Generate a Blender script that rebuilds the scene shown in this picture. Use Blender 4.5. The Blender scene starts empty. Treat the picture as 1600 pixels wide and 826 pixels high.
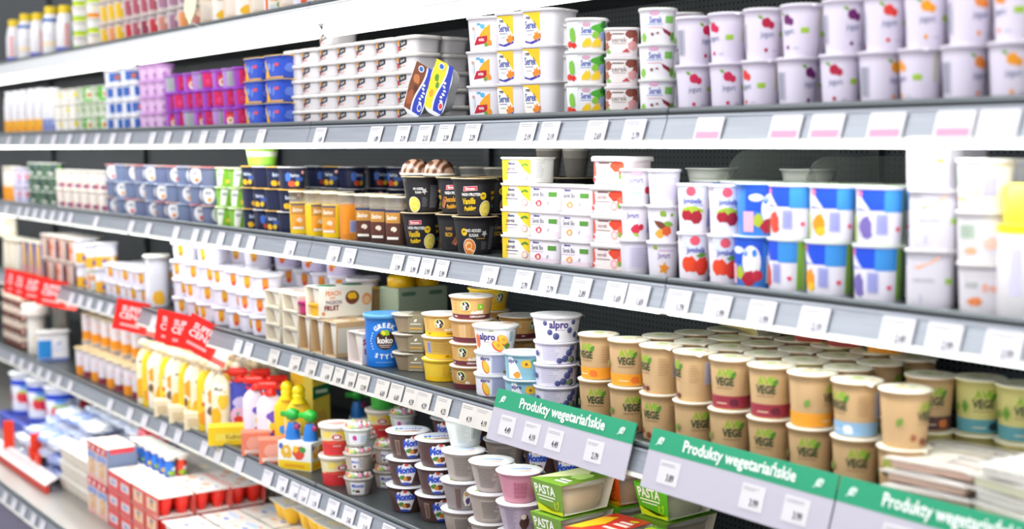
import bpy, bmesh, random
from math import *
from mathutils import Vector, Matrix
random.seed(7)
SC = bpy.context.scene
COL = SC.collection
# ---------------------------------------------------------------- camera
F = 2100.0; EYE = 1.60
PITCH = atan(181 / F); YAW = atan(1490 * cos(PITCH) / F)
FW = Vector((-cos(YAW) * cos(PITCH), sin(YAW) * cos(PITCH), -sin(PITCH)))
RT = Vector((sin(YAW), cos(YAW), 0)); UP = RT.cross(FW)
cd = bpy.data.cameras.new('camera'); cam = bpy.data.objects.new('camera', cd); COL.objects.link(cam)
m = Matrix((RT, UP, -FW)).transposed().to_4x4(); m.translation = (0, 0, EYE); cam.matrix_world = m
cd.sensor_width = 36; cd.lens = F / 1600 * 36; cd.clip_start = .05
cd.dof.use_dof = True; cd.dof.focus_distance = 2.66; cd.dof.aperture_fstop = 2.3
SC.camera = cam
# ---------------------------------------------------------------- light
SC.view_settings.view_transform = 'Standard'; SC.view_settings.look = 'None'
SC.view_settings.gamma = 1; SC.view_settings.use_curve_mapping = False
SC.view_settings.exposure = 0.28
w = bpy.data.worlds.new('shop_light'); SC.world = w; w.use_nodes = True
w.node_tree.nodes['Background'].inputs[0].default_value = (.96, .97, 1, 1)
w.node_tree.nodes['Background'].inputs[1].default_value = .5
def area(name, loc, tgt, sx, sy, e, col=(1, 1, 1)):
    l = bpy.data.lights.new(name, 'AREA'); l.shape = 'RECTANGLE'; l.size = sx; l.size_y = sy; l.energy = e; l.color = col
    o = bpy.data.objects.new(name, l); COL.objects.link(o); o.location = loc
    o.rotation_euler = (Vector(tgt) - Vector(loc)).to_track_quat('-Z', 'Y').to_euler(); return o
area('ceiling_light_row', (-2.6, -.6, 3.1), (-2.8, 1.6, 1.0), 6.5, .9, 85)
LED = 9.0
# ---------------------------------------------------------------- materials
MC = {}
def lin(h):
    return tuple(((c / 12.92) if c <= .04045 else ((c + .055) / 1.055) ** 2.4) for c in (int(h[i:i + 2], 16) / 255 for i in (0, 2, 4)))
def M(h, rough=.42, metal=0, alpha=1, emit=0, spec=.5):
    k = (h, rough, metal, alpha, emit, spec)
    if k in MC: return MC[k]
    mt = bpy.data.materials.new('surface_' + h); mt.use_nodes = True; b = mt.node_tree.nodes['Principled BSDF']
    c = lin(h) + (1,)
    b.inputs['Base Color'].default_value = c; b.inputs['Roughness'].default_value = rough; b.inputs['Metallic'].default_value = metal
    b.inputs['Alpha'].default_value = alpha; b.inputs['Specular IOR Level'].default_value = spec
    if emit:
        b.inputs['Emission Color'].default_value = c; b.inputs['Emission Strength'].default_value = emit
    MC[k] = mt; return mt
def node_mat(name, fn):
    mt = bpy.data.materials.new(name); mt.use_nodes = True; fn(mt.node_tree, mt.node_tree.nodes['Principled BSDF']); MC[name] = mt; return mt
def _metal(nt, b):
    n = nt.nodes.new('ShaderNodeTexNoise'); n.inputs['Scale'].default_value = 6; tc = nt.nodes.new('ShaderNodeTexCoord')
    mp = nt.nodes.new('ShaderNodeMapping'); mp.inputs['Scale'].default_value = (1, 30, 30)
    nt.links.new(tc.outputs['Object'], mp.inputs[0]); nt.links.new(mp.outputs[0], n.inputs[0])
    r = nt.nodes.new('ShaderNodeValToRGB'); r.color_ramp.elements[0].color = lin('8d939c') + (1,); r.color_ramp.elements[1].color = lin('a9afba') + (1,)
    nt.links.new(n.outputs[0], r.inputs[0]); nt.links.new(r.outputs[0], b.inputs['Base Color']); b.inputs['Roughness'].default_value = .38; b.inputs['Metallic'].default_value = .25
RAILM = node_mat('brushed_rail', _metal)
def _deck(nt, b):
    n = nt.nodes.new('ShaderNodeTexNoise'); n.inputs['Scale'].default_value = 9
    r = nt.nodes.new('ShaderNodeValToRGB'); r.color_ramp.elements[0].color = lin('353b3d') + (1,); r.color_ramp.elements[1].color = lin('454b4d') + (1,)
    nt.links.new(n.outputs[0], r.inputs[0]); nt.links.new(r.outputs[0], b.inputs['Base Color']); b.inputs['Roughness'].default_value = .35
SHELFM = node_mat('grey_shelf_metal', _deck)
def _perf(nt, b):     # dark sheet metal with a grid of small punched holes
    tc = nt.nodes.new('ShaderNodeTexCoord'); sp = nt.nodes.new('ShaderNodeSeparateXYZ'); nt.links.new(tc.outputs['Object'], sp.inputs[0])
    def mth(op, a, v=None):
        n = nt.nodes.new('ShaderNodeMath'); n.operation = op
        for i, s in enumerate((a, v)):
            if s is None: continue
            if isinstance(s, (int, float)): n.inputs[i].default_value = s
            else: nt.links.new(s, n.inputs[i])
        return n.outputs[0]
    def cell(s): return mth('SUBTRACT', mth('FRACT', mth('MULTIPLY', s, 1 / .0125)), .5)
    x, z = cell(sp.outputs[0]), cell(sp.outputs[2])
    d = mth('ADD', mth('MULTIPLY', x, x), mth('MULTIPLY', z, z)); hole = mth('LESS_THAN', d, .035)
    mx = nt.nodes.new('ShaderNodeMix'); mx.data_type = 'RGBA'; mx.inputs[6].default_value = lin('50565a') + (1,); mx.inputs[7].default_value = lin('0c0d0f') + (1,)
    nt.links.new(hole, mx.inputs[0]); nt.links.new(mx.outputs[2], b.inputs['Base Color']); b.inputs['Roughness'].default_value = .5
PERF = node_mat('perforated_metal', _perf)
def _tile(nt, b):
    t = nt.nodes.new('ShaderNodeTexBrick'); t.offset = 0; t.inputs['Scale'].default_value = 1; t.inputs['Brick Width'].default_value = .6; t.inputs['Row Height'].default_value = .6
    t.inputs['Mortar Size'].default_value = .003; t.inputs[1].default_value = t.inputs[2].default_value = lin('c9c6c4') + (1,); t.inputs[3].default_value = lin('9a9896') + (1,)
    tc = nt.nodes.new('ShaderNodeTexCoord'); nt.links.new(tc.outputs['Object'], t.inputs[0]); nt.links.new(t.outputs[0], b.inputs['Base Color']); b.inputs['Roughness'].default_value = .25
TILE = node_mat('floor_tiles', _tile)
def _card(nt, b):
    n = nt.nodes.new('ShaderNodeTexNoise'); n.inputs['Scale'].default_value = 900
    r = nt.nodes.new('ShaderNodeValToRGB'); r.color_ramp.elements[0].color = lin('b4936a') + (1,); r.color_ramp.elements[1].color = lin('d6b78c') + (1,)
    nt.links.new(n.outputs[0], r.inputs[0]); nt.links.new(r.outputs[0], b.inputs['Base Color']); b.inputs['Roughness'].default_value = .75
KRAFT = node_mat('kraft_paper', _card)
LIGHT = M('fdfffc', emit=LED)
# ---------------------------------------------------------------- mesh helpers
class MB:
    def __init__(s): s.v = []; s.f = []; s.m = []; s.mats = []; s.smooth = []
    def mi(s, mt):
        if isinstance(mt, str): mt = M(mt)
        if mt not in s.mats: s.mats.append(mt)
        return s.mats.index(mt)
    def add(s, vs, fs, mt, smooth=False):
        b = len(s.v); s.v += [tuple(p) for p in vs]; i = s.mi(mt)
        for f in fs: s.f.append([b + k for k in f]); s.m.append(i); s.smooth.append(smooth)
    def box(s, x0, y0, z0, x1, y1, z1, mt, bev=0, T=None):
        bm = bmesh.new(); bmesh.ops.create_cube(bm, size=1)
        for v in bm.verts: v.co = Vector(((x0 + x1) / 2 + v.co.x * (x1 - x0), (y0 + y1) / 2 + v.co.y * (y1 - y0), (z0 + z1) / 2 + v.co.z * (z1 - z0)))
        if bev: bmesh.ops.bevel(bm, geom=bm.edges[:], offset=bev, segments=2, affect='EDGES', profile=.5)
        s.bm(bm, mt, T); return s
    def bm(s, bm, mt, T=None, smooth=False):
        bm.verts.index_update(); s.add([(T @ v.co) if T else v.co for v in bm.verts], [[v.index for v in f.verts] for f in bm.faces], mt, smooth); bm.free()
    def ball(s, c, r, mt, seg=10, sc=(1, 1, 1)):
        bm = bmesh.new(); bmesh.ops.create_uvsphere(bm, u_segments=seg, v_segments=max(5, seg * 2 // 3), radius=r)
        for v in bm.verts: v.co = Vector((c[0] + v.co.x * sc[0], c[1] + v.co.y * sc[1], c[2] + v.co.z * sc[2]))
        s.bm(bm, mt, smooth=True)
    def rings(s, rs, mt, cap0=True, cap1=True, smooth=True):
        n = len(rs[0]); vs = [p for r in rs for p in r]; fs = []
        for i in range(len(rs) - 1):
            for j in range(n):
                k = (j + 1) % n; fs.append([i * n + j, i * n + k, (i + 1) * n + k, (i + 1) * n + j])
        s.add(vs, fs, mt, smooth)
        if cap0: s.add(rs[0], [list(range(n))[::-1]], mt)
        if cap1: s.add(rs[-1], [list(range(n))], mt)
    def lathe(s, prof, mt, c=(0, 0), n=24, cap0=True, cap1=True, sc=(1, 1)):
        s.rings([[(c[0] + r * sc[0] * cos(2 * pi * j / n), c[1] + r * sc[1] * sin(2 * pi * j / n), z) for j in range(n)] for r, z in prof], mt, cap0, cap1)
    def tube(s, pts, r, mt, n=8):
        P = [Vector(p) for p in pts]; rs = []
        for i, p in enumerate(P):
            t = (P[min(i + 1, len(P) - 1)] - P[max(i - 1, 0)]).normalized(); a = t.cross(Vector((0, 0, 1)) if abs(t.z) < .9 else Vector((1, 0, 0))).normalized(); b = t.cross(a)
            rr = r[i] if isinstance(r, (list, tuple)) else r
            rs.append([p + a * rr * cos(2 * pi * j / n) + b * rr * sin(2 * pi * j / n) for j in range(n)])
        s.rings(rs, mt)
    def mesh(s, name):
        me = bpy.data.meshes.new(name); me.from_pydata(s.v, [], s.f)
        for mt in s.mats: me.materials.append(mt)
        me.polygons.foreach_set('material_index', s.m); me.polygons.foreach_set('use_smooth', s.smooth); me.update(); return me
# ---------------------------------------------------------------- flat artwork (all sizes in millimetres)
_TX = {}
def text_geo(t, bold):
    k = (t, bold)
    if k not in _TX:
        c = bpy.data.curves.new('t', 'FONT'); c.body = t; c.size = 1; c.align_x = 'CENTER'; c.align_y = 'CENTER'; c.resolution_u = 2; c.offset = bold
        o = bpy.data.objects.new('t', c); COL.objects.link(o); dg = bpy.context.evaluated_depsgraph_get()
        me = bpy.data.meshes.new_from_object(o.evaluated_get(dg)); _TX[k] = ([tuple(v.co) for v in me.vertices], [list(p.vertices) for p in me.polygons])
        bpy.data.objects.remove(o); bpy.data.curves.remove(c); bpy.data.meshes.remove(me)
    return _TX[k]
def T(t, x, y, s, c, bold=.02, rot=0, sx=1, shear=0): return ('t', t, x, y, s, c, bold, rot, sx, shear)
def R(x0, y0, x1, y1, c): return ('p', [(x0, y0), (x1, y0), (x1, y1), (x0, y1)], c)
def P(pts, c): return ('p', pts, c)
def E(x, y, rx, ry, c, n=18, rot=0):
    a = radians(rot); return ('p', [(x + rx * cos(t) * cos(a) - ry * sin(t) * sin(a), y + rx * cos(t) * sin(a) + ry * sin(t) * cos(a)) for t in [2 * pi * i / n for i in range(n)]], c)
def BL(x, y, rx, ry, c, seed=0, n=16, k=.22):
    g = random.Random(seed); return ('p', [(x + rx * cos(t) * (1 + g.uniform(-k, k)), y + ry * sin(t) * (1 + g.uniform(-k, k))) for t in [2 * pi * i / n for i in range(n)]], c)
def LEAF(x, y, l, w, rot, c):
    a = radians(rot); pts = []
    for i in range(11):
        t = i / 10; pts.append((t * l, w / 2 * sin(pi * t)))
    for i in range(1, 10):
        t = 1 - i / 10; pts.append((t * l, -w / 2 * sin(pi * t)))
    return ('p', [(x + p * cos(a) - q * sin(a), y + p * sin(a) + q * cos(a)) for p, q in pts], c)
def BAR(x0, y0, x1, y1, seed=1, bg='f4f4f6', c='3a3a44'):
    g = random.Random(seed); o = [R(x0, y0, x1, y1, bg)] if bg else []; x = x0 + 1
    while x < x1 - 1.2:
        wd = g.choice((.4, .6, .9)); o.append(R(x, y0 + 1.5, x + wd, y1 - 1.5, c)); x += wd + g.choice((.5, .7, 1))
    return o
def LINES(x0, y0, x1, y1, c, n=5, t=.5, seed=3):
    g = random.Random(seed); return [R(x0, y0 + (y1 - y0) * (i + .5) / n - t / 2, x0 + (x1 - x0) * g.uniform(.65, 1), y0 + (y1 - y0) * (i + .5) / n + t / 2, c) for i in range(n)]
def STAR(x, y, r, c, n=5, rot=90, q=.45):
    return ('p', [(x + (r if i % 2 == 0 else r * q) * cos(radians(rot + 180 * i / n)), y + (r if i % 2 == 0 else r * q) * sin(radians(rot + 180 * i / n))) for i in range(2 * n)], c)
def SCL(art, s, cx, cy):
    o = []
    for a in flat(art): o.append(('p', [(cx + (x - cx) * s, cy + (y - cy) * s) for x, y in a[1]], a[2]) if a[0] == 'p' else (a[0], a[1], cx + (a[2] - cx) * s, cy + (a[3] - cy) * s, a[4] * s) + a[5:])
    return o
def flat(art): 
    o = []
    for a in art: o += a if isinstance(a, list) else [a]
    return o
def paint(mb, art, fn, step=5.0, lift=.0003, dl=.00010):
    """lay artwork on a surface; fn(u_mm, v_mm, lift_m) gives the point"""
    for i, a in enumerate(flat(art)):
        h = lift + dl * i; bm = bmesh.new()
        if a[0] == 'p':
            pts = a[1]; area2 = sum(pts[k][0] * pts[(k + 1) % len(pts)][1] - pts[(k + 1) % len(pts)][0] * pts[k][1] for k in range(len(pts)))
            if area2 < 0: pts = pts[::-1]
            f = bm.faces.new([bm.verts.new((x, y, 0)) for x, y in pts]); c = a[2]
            if len(pts) > 4: bmesh.ops.triangulate(bm, faces=[f])
        else:
            _, t, x, y, s, c, bold, rot, sx, sh = a; vs, fs = text_geo(t, bold); r = radians(rot); q = []
            for p in vs:
                px, py = (p[0] * sx + sh * p[1]) * s, p[1] * s; q.append(bm.verts.new((x + px * cos(r) - py * sin(r), y + px * sin(r) + py * cos(r), 0)))
            for f in fs:
                try: bm.faces.new([q[k] for k in f])
                except ValueError: pass
        if step:
            xs = [v.co.x for v in bm.verts]; x = (floor(min(xs) / step) + 1) * step
            while x < max(xs):
                bmesh.ops.bisect_plane(bm, geom=bm.verts[:] + bm.edges[:] + bm.faces[:], plane_co=(x, 0, 0), plane_no=(1, 0, 0)); x += step
        bm.verts.index_update()
        mb.add([fn(v.co.x, v.co.y, h) for v in bm.verts], [[v.index for v in f.verts] for f in bm.faces], c if not isinstance(c, str) else M(c, .45)); bm.free()
# ---------------------------------------------------------------- cross-section of round and square cups
class Sec:
    def __init__(s, a, b, n):
        K = 720; s.pts = []
        for i in range(K + 1):
            t = -pi / 2 + 2 * pi * i / K; c, q = cos(t), sin(t)
            r = ((abs(c) / a) ** n + (abs(q) / b) ** n) ** (-1 / n); s.pts.append(Vector((r * c, r * q)))
        s.L = [0]
        for i in range(K): s.L.append(s.L[-1] + (s.pts[i + 1] - s.pts[i]).length)
        s.len = s.L[-1]; s.K = K
    def at(s, u):        # u metres along the rim from the middle of the front
        u %= s.len; lo, hi = 0, s.K
        while hi - lo > 1:
            md = (lo + hi) // 2
            if s.L[md] <= u: lo = md
            else: hi = md
        t = (u - s.L[lo]) / (s.L[hi] - s.L[lo]); p = s.pts[lo].lerp(s.pts[hi], t); d = (s.pts[hi] - s.pts[lo]).normalized(); return p, Vector((d.y, -d.x))
    def ring(s, k, z, N, off=0): 
        o = []
        for i in range(N):
            p, nn = s.at(s.len * i / N); o.append((p.x * k + nn.x * off, p.y * k + nn.y * off, z))
        return o
TY = {}
def reg(key, name, cat, root, kids, w, d, h, step=None):
    TY[key] = dict(name=name, cat=cat, root=root, kids=kids, w=w, d=d, h=h, step=step or h)
def cup(key, name, cat, w, d, h, n=2, tb=.8, body='f1eff4', art=(), lid='f7f6f8', lart=(), ls='foil', N=None, step=None, alpha=1, fill=None, base=.0, rough=.35, flare=0):
    """a tapered cup: open-rimmed body, foil or plastic lid, printed label"""
    sec = Sec(w / 2, d / 2, n); N = N or (36 if n < 2.6 else 44)
    bodym = M(body, rough, alpha=alpha) if isinstance(body, str) else body
    b = MB(); k = lambda z: (tb + (.95 - tb) * (z / h)) + flare * max(0, (z / h) - .75)
    hh = h - .0035
    prof = [(tb * .93, .0), (tb * .985, .0012)] + [(k(hh * i / 6), .0025 + (hh - .0025) * i / 6) for i in range(7)] + [(1.0, hh), (1.0, h - .0012), (.975, h - .0006)]
    b.rings([sec.ring(kk, z, N) for kk, z in prof], bodym)
    kids = []
    if fill:
        fm = MB(); z0, z1 = .002, h * fill[1]; fm.rings([sec.ring(k(z0) * .96, z0, N), sec.ring(k(z1) * .96, z1, N)], fill[0]); kids.append(('filling', fm, []))
    l = MB()
    if ls == 'foil':
        l.rings([sec.ring(1.015, h - .0010, N), sec.ring(1.03, h - .0002, N), sec.ring(1.0, h + .0009, N), sec.ring(.9, h + .0006, N)], M(lid, .3) if isinstance(lid, str) else lid, True)
        l.add([(w * .44, -d * .22, h), (w * .56, -d * .10, h - .004), (w * .50, d * .02, h)], [[0, 1, 2]], M(lid, .3) if isinstance(lid, str) else lid)
        lt = h + .0007
    elif ls == 'plastic':
        l.rings([sec.ring(1.0, h - .006, N), sec.ring(1.045, h - .006, N), sec.ring(1.045, h + .001, N), sec.ring(1.01, h + .0025, N), sec.ring(.93, h + .0025, N), sec.ring(.90, h + .0008, N)], M(lid, .3), True); lt = h + .0009
    elif ls == 'dome':
        l.rings([sec.ring(1.0, h - .004, N), sec.ring(1.04, h - .004, N), sec.ring(1.04, h, N), sec.ring(.93, h + .001, N), sec.ring(.86, h + .013, N), sec.ring(.80, h + .015, N)], M('f4f6f6', .1, alpha=.14), False); lt = h + .015
    if ls != 'none':
        if lart: paint(l, lart, lambda u, v, o: (u / 1000, v / 1000, lt + o), step=0)
        kids.append(('lid', l, []))
    if art:
        a = MB()
        def fn(u, v, o):
            p, nn = sec.at(u / 1000); z = v / 1000; kk = k(z); return (p.x * kk + nn.x * o, p.y * kk + nn.y * o, .0025 + z * (hh - .0025) / hh)
        paint(a, art, fn, 4.0 if w < .12 else 6.0); kids.append(('label', a, []))
    reg(key, name, cat, b, kids, w * 1.03, d * 1.03, h, step or h + {'foil': .001, 'plastic': .0026, 'dome': .016, 'none': 0}[ls])
    return TY[key]
_ME = {}
def mk(key):
    if key in _ME: return _ME[key]
    t = TY[key]
    def conv(k): return (k[0], k[1].mesh(k[0]), [conv(j) for j in k[2]], k[3] if len(k) > 3 else None)
    _ME[key] = (t['root'].mesh(t['name']), [conv(k) for k in t['kids']]); return _ME[key]
LAB = {}
def put(key, loc, rot=0, label='', group=None, tilt=None, scale=None):
    t = TY[key]; me, kids = mk(key)
    o = bpy.data.objects.new(t['name'], me); COL.objects.link(o); o.location = loc
    o.rotation_euler = (tilt[0], tilt[1], rot) if tilt else (0, 0, rot)
    if scale: o.scale = scale
    o['label'] = label; o['category'] = t['cat']
    if group: o['group'] = group
    LAB.setdefault(label, []).append(o.name)
    def sub(ks, par):
        for nm, mm, kk, kd in ks:
            c = bpy.data.objects.new(nm, mm); COL.objects.link(c); c.parent = par
            if kd: c['kind'] = kd
            sub(kk, c)
    sub(kids, o); return o
def tag(o, label, cat, group=None):
    o['label'] = label; o['category'] = cat
    if group: o['group'] = group
    LAB.setdefault(label, []).append(o.name)
def link(name, mb, parent=None, loc=(0, 0, 0), rot=(0, 0, 0)):
    o = bpy.data.objects.new(name, mb.mesh(name)); COL.objects.link(o); o.location = loc; o.rotation_euler = rot
    if parent: o.parent = parent
    return o
def struct(name, mb, loc=(0, 0, 0)):
    o = link(name, mb, None, loc); o['kind'] = 'structure'; o['label'] = name.replace('_', ' ') + ' of the chilled display'; return o
def PX(px, Y, Z):        # where along the shelf a sight line through column px crosses depth Y at height Z
    a = (px - 800) / F; z = Z - EYE
    return (a * (Y * FW.y + z * FW.z) - Y * RT.y) / (RT.x - a * FW.x)
YF = 1.45
SH = dict(T=1.935, A=1.657, B=1.386, C=1.107, D=.79, E=.42)
FRONT = dict(T=1.475, A=1.475, B=1.475, C=1.475, D=1.475, E=1.36)
ORD = 'first second third fourth fifth sixth seventh eighth ninth tenth eleventh twelfth thirteenth fourteenth fifteenth sixteenth seventeenth eighteenth nineteenth twentieth'.split()
def lev(l, n):
    if n == 1: return ''
    if l == n - 1: return 'topmost'
    if l == 0: return 'lowest'
    return ORD[l] + ' up'
def face(X, Y): return atan2(X, -Y) if False else atan2(-X, Y)   # turn about Z that makes a thing's front look at the aisle viewer
def compose(desc, l, n, i, cnt, row, rows):
    s = desc; L = lev(l, n)
    if L: s += ', ' + L
    if cnt > 1: s += (' in ' if L else ', ') + ORD[i % 20] + ' stack' if n > 1 else ', ' + ORD[i % 20] + ' in line'
    if rows > 1: s += ', ' + ('front row' if row == 0 else ORD[row] + ' row back')
    return s
def run(keys, px0, px1, sh, lv, desc, group, n=None, rows=1, set=0, turn=0, jit=2, dz=0, rowlv=None, gap=.003, lvl0=0, look=False, rowgap=.004):
    """fill the shelf between two upright cuts with stacked, packed rows"""
    keys = [keys] if isinstance(keys, str) else keys; t = TY[keys[0]]; Z = SH[sh] + dz; Y0 = FRONT[sh] + set
    X0, X1 = PX(px0, Y0, Z), PX(px1, Y0, Z); L = X1 - X0
    if n is None: n = max(1, int(L / (t['w'] + gap)))
    pitch = L / n
    for i in range(n):
        X = X0 + pitch * (i + .5) if pitch > t['w'] * 1.0 else X0 + pitch * i + t['w'] / 2
        for r in range(rows):
            NL = (lv[i % len(lv)] if isinstance(lv, (list, tuple)) else lv)
            if rowlv and r: NL = rowlv[(r - 1) % len(rowlv)]
            zz = Z
            for l in range(NL):
                k = keys[(i * 5 + l * 2 + i * l + r) % len(keys)]; tt = TY[k]; Y = Y0 + t['d'] / 2 + r * (t['d'] + rowgap)
                base = face(X, Y) if look else 0
                tn = turn[(i + l + r) % len(turn)] if isinstance(turn, (list, tuple)) else turn
                rt = base + radians(tn + random.uniform(-jit, jit))
                if l >= lvl0:
                    put(k, (X + random.uniform(-.001, .001), Y + random.uniform(-.0005, .0015), zz), rt, compose(desc if isinstance(desc, str) else desc[keys.index(k)], l, NL, i, n, r, rows), group)
                zz += tt['step']
def one(key, px, sh, z=0, set=0, turn=0, look=True, label='', group=None, levels=None, desc=None, tilt=None):
    """one thing, or one stack of things, standing at column px"""
    t = TY[key if isinstance(key, str) else key[0]]; Z = SH[sh] + z; Y = FRONT[sh] + set + t['d'] / 2; X = PX(px, Y, Z); zz = Z
    ks = [key] if isinstance(key, str) else key
    for l in range(levels or 1):
        k = ks[l % len(ks)]; tn = turn[l % len(turn)] if isinstance(turn, (list, tuple)) else turn
        n = levels or 1; lb = label if n == 1 else desc + ', ' + lev(l, n) + ' of its stack'
        put(k, (X + random.uniform(-.001, .001) * (n > 1), Y, zz), (face(X, Y) if look else 0) + radians(tn), lb, group, tilt); zz += TY[k]['step']
    return X, Y, zz
# ================================================================ the setting
XR, XL, SEAM, MOD = -.367, -7.867, -1.617, 1.25
g = MB(); g.box(-9.5, -1.6, -.05, 1.2, 2.2, 0, TILE); struct('floor', g)
g = MB(); g.box(-9.5, 1.96, 0, 1.2, 2.0, 2.6, PERF); struct('wall_back', g)
def shelf_module(x0, x1, key, i):
    z = SH[key]; top = key == 'T'; deck = key == 'E'; yf = 1.22 if deck else YF
    bd = MB(); bd.box(x0 + .001, yf + .004, z - .022, x1 - .001, 1.955, z, M('aaa6a0', .35, .2) if deck else SHELFM, .002)
    where = dict(T='above the long lamp', A='at eye height', B='second below eye height', C='with the green signs', D='just above the base deck', E='base deck at the bottom')[key]
    names = dict(T='top shelf', A='upper shelf', B='middle shelf', C='third shelf', D='low shelf', E='bottom deck')[key]
    o = link('shelf', bd)
    tag(o, f'grey metal {names} section {where}, {ORD[i]} from the near end', 'shelf', 'metal shelf sections of the chiller')
    lip = MB(); lip.tube([(x0 + .002, yf + .002, z + .003), (x1 - .002, yf + .002, z + .003)], .005, M('6d7477', .3, .4), 8); link('shelf_lip', lip, o)
    r = MB(); a, b = (x0 + .0015, x1 - .0015); h = .045
    q = lambda t, off: (yf - .016 * t - off * .96, z - .003 - h * t - off * .28)   # down the tilted rail
    for t0, t1, o0, o1, mt in ((0, .08, .004, .004, 'rl'), (.08, .87, .001, .001, 'rl'), (.87, 1, .003, .004, 'wh')):
        y0, z0 = q(t0, o0); y1, z1 = q(t1, o1)
        r.add([(a, y0, z0), (b, y0, z0), (b, y1, z1), (a, y1, z1), (a, y0 + .008, z0), (b, y0 + .008, z0), (b, y1 + .008, z1), (a, y1 + .008, z1)],
              [[0, 3, 2, 1], [4, 5, 6, 7], [0, 1, 5, 4], [2, 3, 7, 6], [0, 4, 7, 3], [1, 2, 6, 5]], (M('e9ebee', .3) if top else RAILM) if mt == 'rl' else M('f3f1e6', .25))
    link('price_rail', r, o)
    if deck:
        k = MB(); k.box(x0 + .002, 1.24, .06, x1 - .002, 1.26, z - .02, M('6c6784', .4), .003); link('kick_panel', k, o); return
    d = MB()
    if top: d.lathe([(.0, 0), (.013, .002), (.017, .01), (.017, 1.19), (.013, 1.198), (0, 1.2)], M('fffffb', emit=2.6), n=16); link('lamp_tube', d, o, (x0 + .025, yf + .03, z - .060), (0, pi / 2, 0))
    else:
        y1, z1 = q(1.0, .003); lh = .007 if key == 'A' else .003; d.box(x0 + .01, y1 + (.001 if key == 'A' else .010), z1 - lh, x1 - .01, y1 + .042, z1 + (.004 if key == 'A' else .003), LIGHT, .001); link('led_diffuser', d, o)
    if top:
        f = MB(); f.box(x0 + .005, yf + .012, z - .034, x1 - .005, yf + .11, z - .028, M('f1f1f4', .4)); link('lamp_reflector', f, o)
for i in range(6):
    x1 = XR - MOD * i; x0 = x1 - MOD
    for key in 'TABCDE': shelf_module(x0, x1, key, i)
# a slim upright between the two shelf modules on the back wall
for i in range(5):
    u = MB(); u.box(SEAM - MOD * i - .012, 1.945, .44, SEAM - MOD * i + .012, 1.96, 2.6, M('30343a', .4), .002)
    for j in range(20): u.box(SEAM - MOD * i - .003, 1.943, .5 + j * .1, SEAM - MOD * i + .003, 1.946, .53 + j * .1, '0b0b0d')
    o = link('shelf_upright', u); tag(o, f'dark slotted steel upright on the back wall, {ORD[i]} from the near end', 'upright', 'slotted steel uprights')
# ================================================================ price tags
def rail_pt(key, px, t):     # a point on the tilted rail face
    yf = 1.22 if key == 'E' else YF; Z = SH[key] - .003 - .045 * t; Y = yf - .016 * t - .0035
    return PX(px, Y, Z), Y, Z
RN = dict(A='uppermost', B='middle', C='third', D='lowest', E='bottom deck')
def tags(key, lst, w=.053, h=.040, col='e6e4ec', pink=False):
    for i, it in enumerate(lst):
        px, price = it[0], it[1]; ww = it[2] if len(it) > 2 else w
        X, Y, Z = rail_pt(key, px, .56); c = MB(); c.box(-ww / 2, -.0005, -h / 2, ww / 2, .0005, h / 2, M('fbd5e2' if pink and i % 3 != 1 else col, .4), 0)
        p = MB(); art = LINES(-ww * 420, h * 240, ww * 350, h * 420, '8b8b96', 2, .9, i)
        if price: art.append(T(price, ww * 160, -h * 230, 16, '2b2b33', .012, sx=.66))
        elif pink: art.append(R(-ww * 400, -h * 400, ww * 400, -h * 100, 'f08bb4'))
        paint(p, art, lambda u, v, o: (u / 1000, -.0006 - o, v / 1000), 0)
        o = link('price_tag', c, None, (X, Y - .001, Z), (-atan2(.016, .05), 0, 0))
        pr = f' reading {price}' if price else ''
        tag(o, f'white price tag{pr}, {ORD[i % 20]}{" of the further ones" if len(it) > 3 else ""} from far end on {RN[key]} rail', 'price tag', 'price tags on the shelf rails')
        link('printing', p, o)
f1 = [(x, '', .045, 1) for x in (14, 36, 60, 84, 108, 130, 152, 176, 200, 238, 262, 292, 318, 345, 372, 408)]
tags('A', f1); tags('A', [(500, '1.69'), (587, '1.89'), (629, '2.19'), (664, '2.15'), (696, '2.39'), (737, '2.29'), (823, '2.19'), (859, '2.19'), (932, '2.69'), (991, '2.79')])
X = 0
def tags_pink():
    for i, px in enumerate((1108, 1228, 1292, 1385, 1492, 1560)):
        X, Y, Z = rail_pt('A', px, .54); c = MB(); c.box(-.029, -.0005, -.019, .029, .0005, .019, M('f3f1f7', .4)); o = link('price_tag', c, None, (X, Y - .001, Z), (-.31, 0, 0))
        p = MB(); paint(p, LINES(-24, 8, 20, 16, 'a9a9b8', 2, .9, i) + [R(-25, -15, 25, -4, 'f59fc0' if i != 5 else 'e6e2f0')], lambda u, v, o: (u / 1000, -.0006 - o, v / 1000), 0); link('printing', p, o)
        tag(o, f'white price tag with pink bar, {ORD[i]} from far end under tall yogurt cups', 'price tag', 'pink barred price tags')
tags_pink()
tags('B', [(x, '', .04, 1) for x in (10, 30, 42, 55, 68, 82, 96, 110, 150, 205, 232, 275, 305, 322, 345, 370, 392)])
tags('B', [(453, '1.39'), (521, '1.59'), (546, '1.79'), (621, '5.99', .047), (645, '5.99', .047), (667, '5.99', .047), (690, '5.99', .047), (765, '2.69'), (818, '2.79'), (858, '2.79'), (908, '2.89'), (962, '1.69'), (997, '1.69'), (1060, '1.79'), (1122, '1.99'), (1190, '1.99'), (1272, '2.19'), (1402, '2.49'), (1475, '2.99'), (1568, '2.99')])
tags('C', [(x, '', .045, 1) for x in (112, 126, 140, 156, 172, 240, 262, 372, 388)])
tags('C', [(428, '3.99'), (461, '6.99'), (486, '5.99'), (511, '6.99'), (529, '8.99', .044), (548, '8.99', .044), (567, '12.99'), (597, '6.69'), (619, '6.69'), (642, '4.29'), (662, '4.29'), (692, '4.25'), (732, '4.19'), (755, '4.19')], col='dbd6d0')
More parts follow.
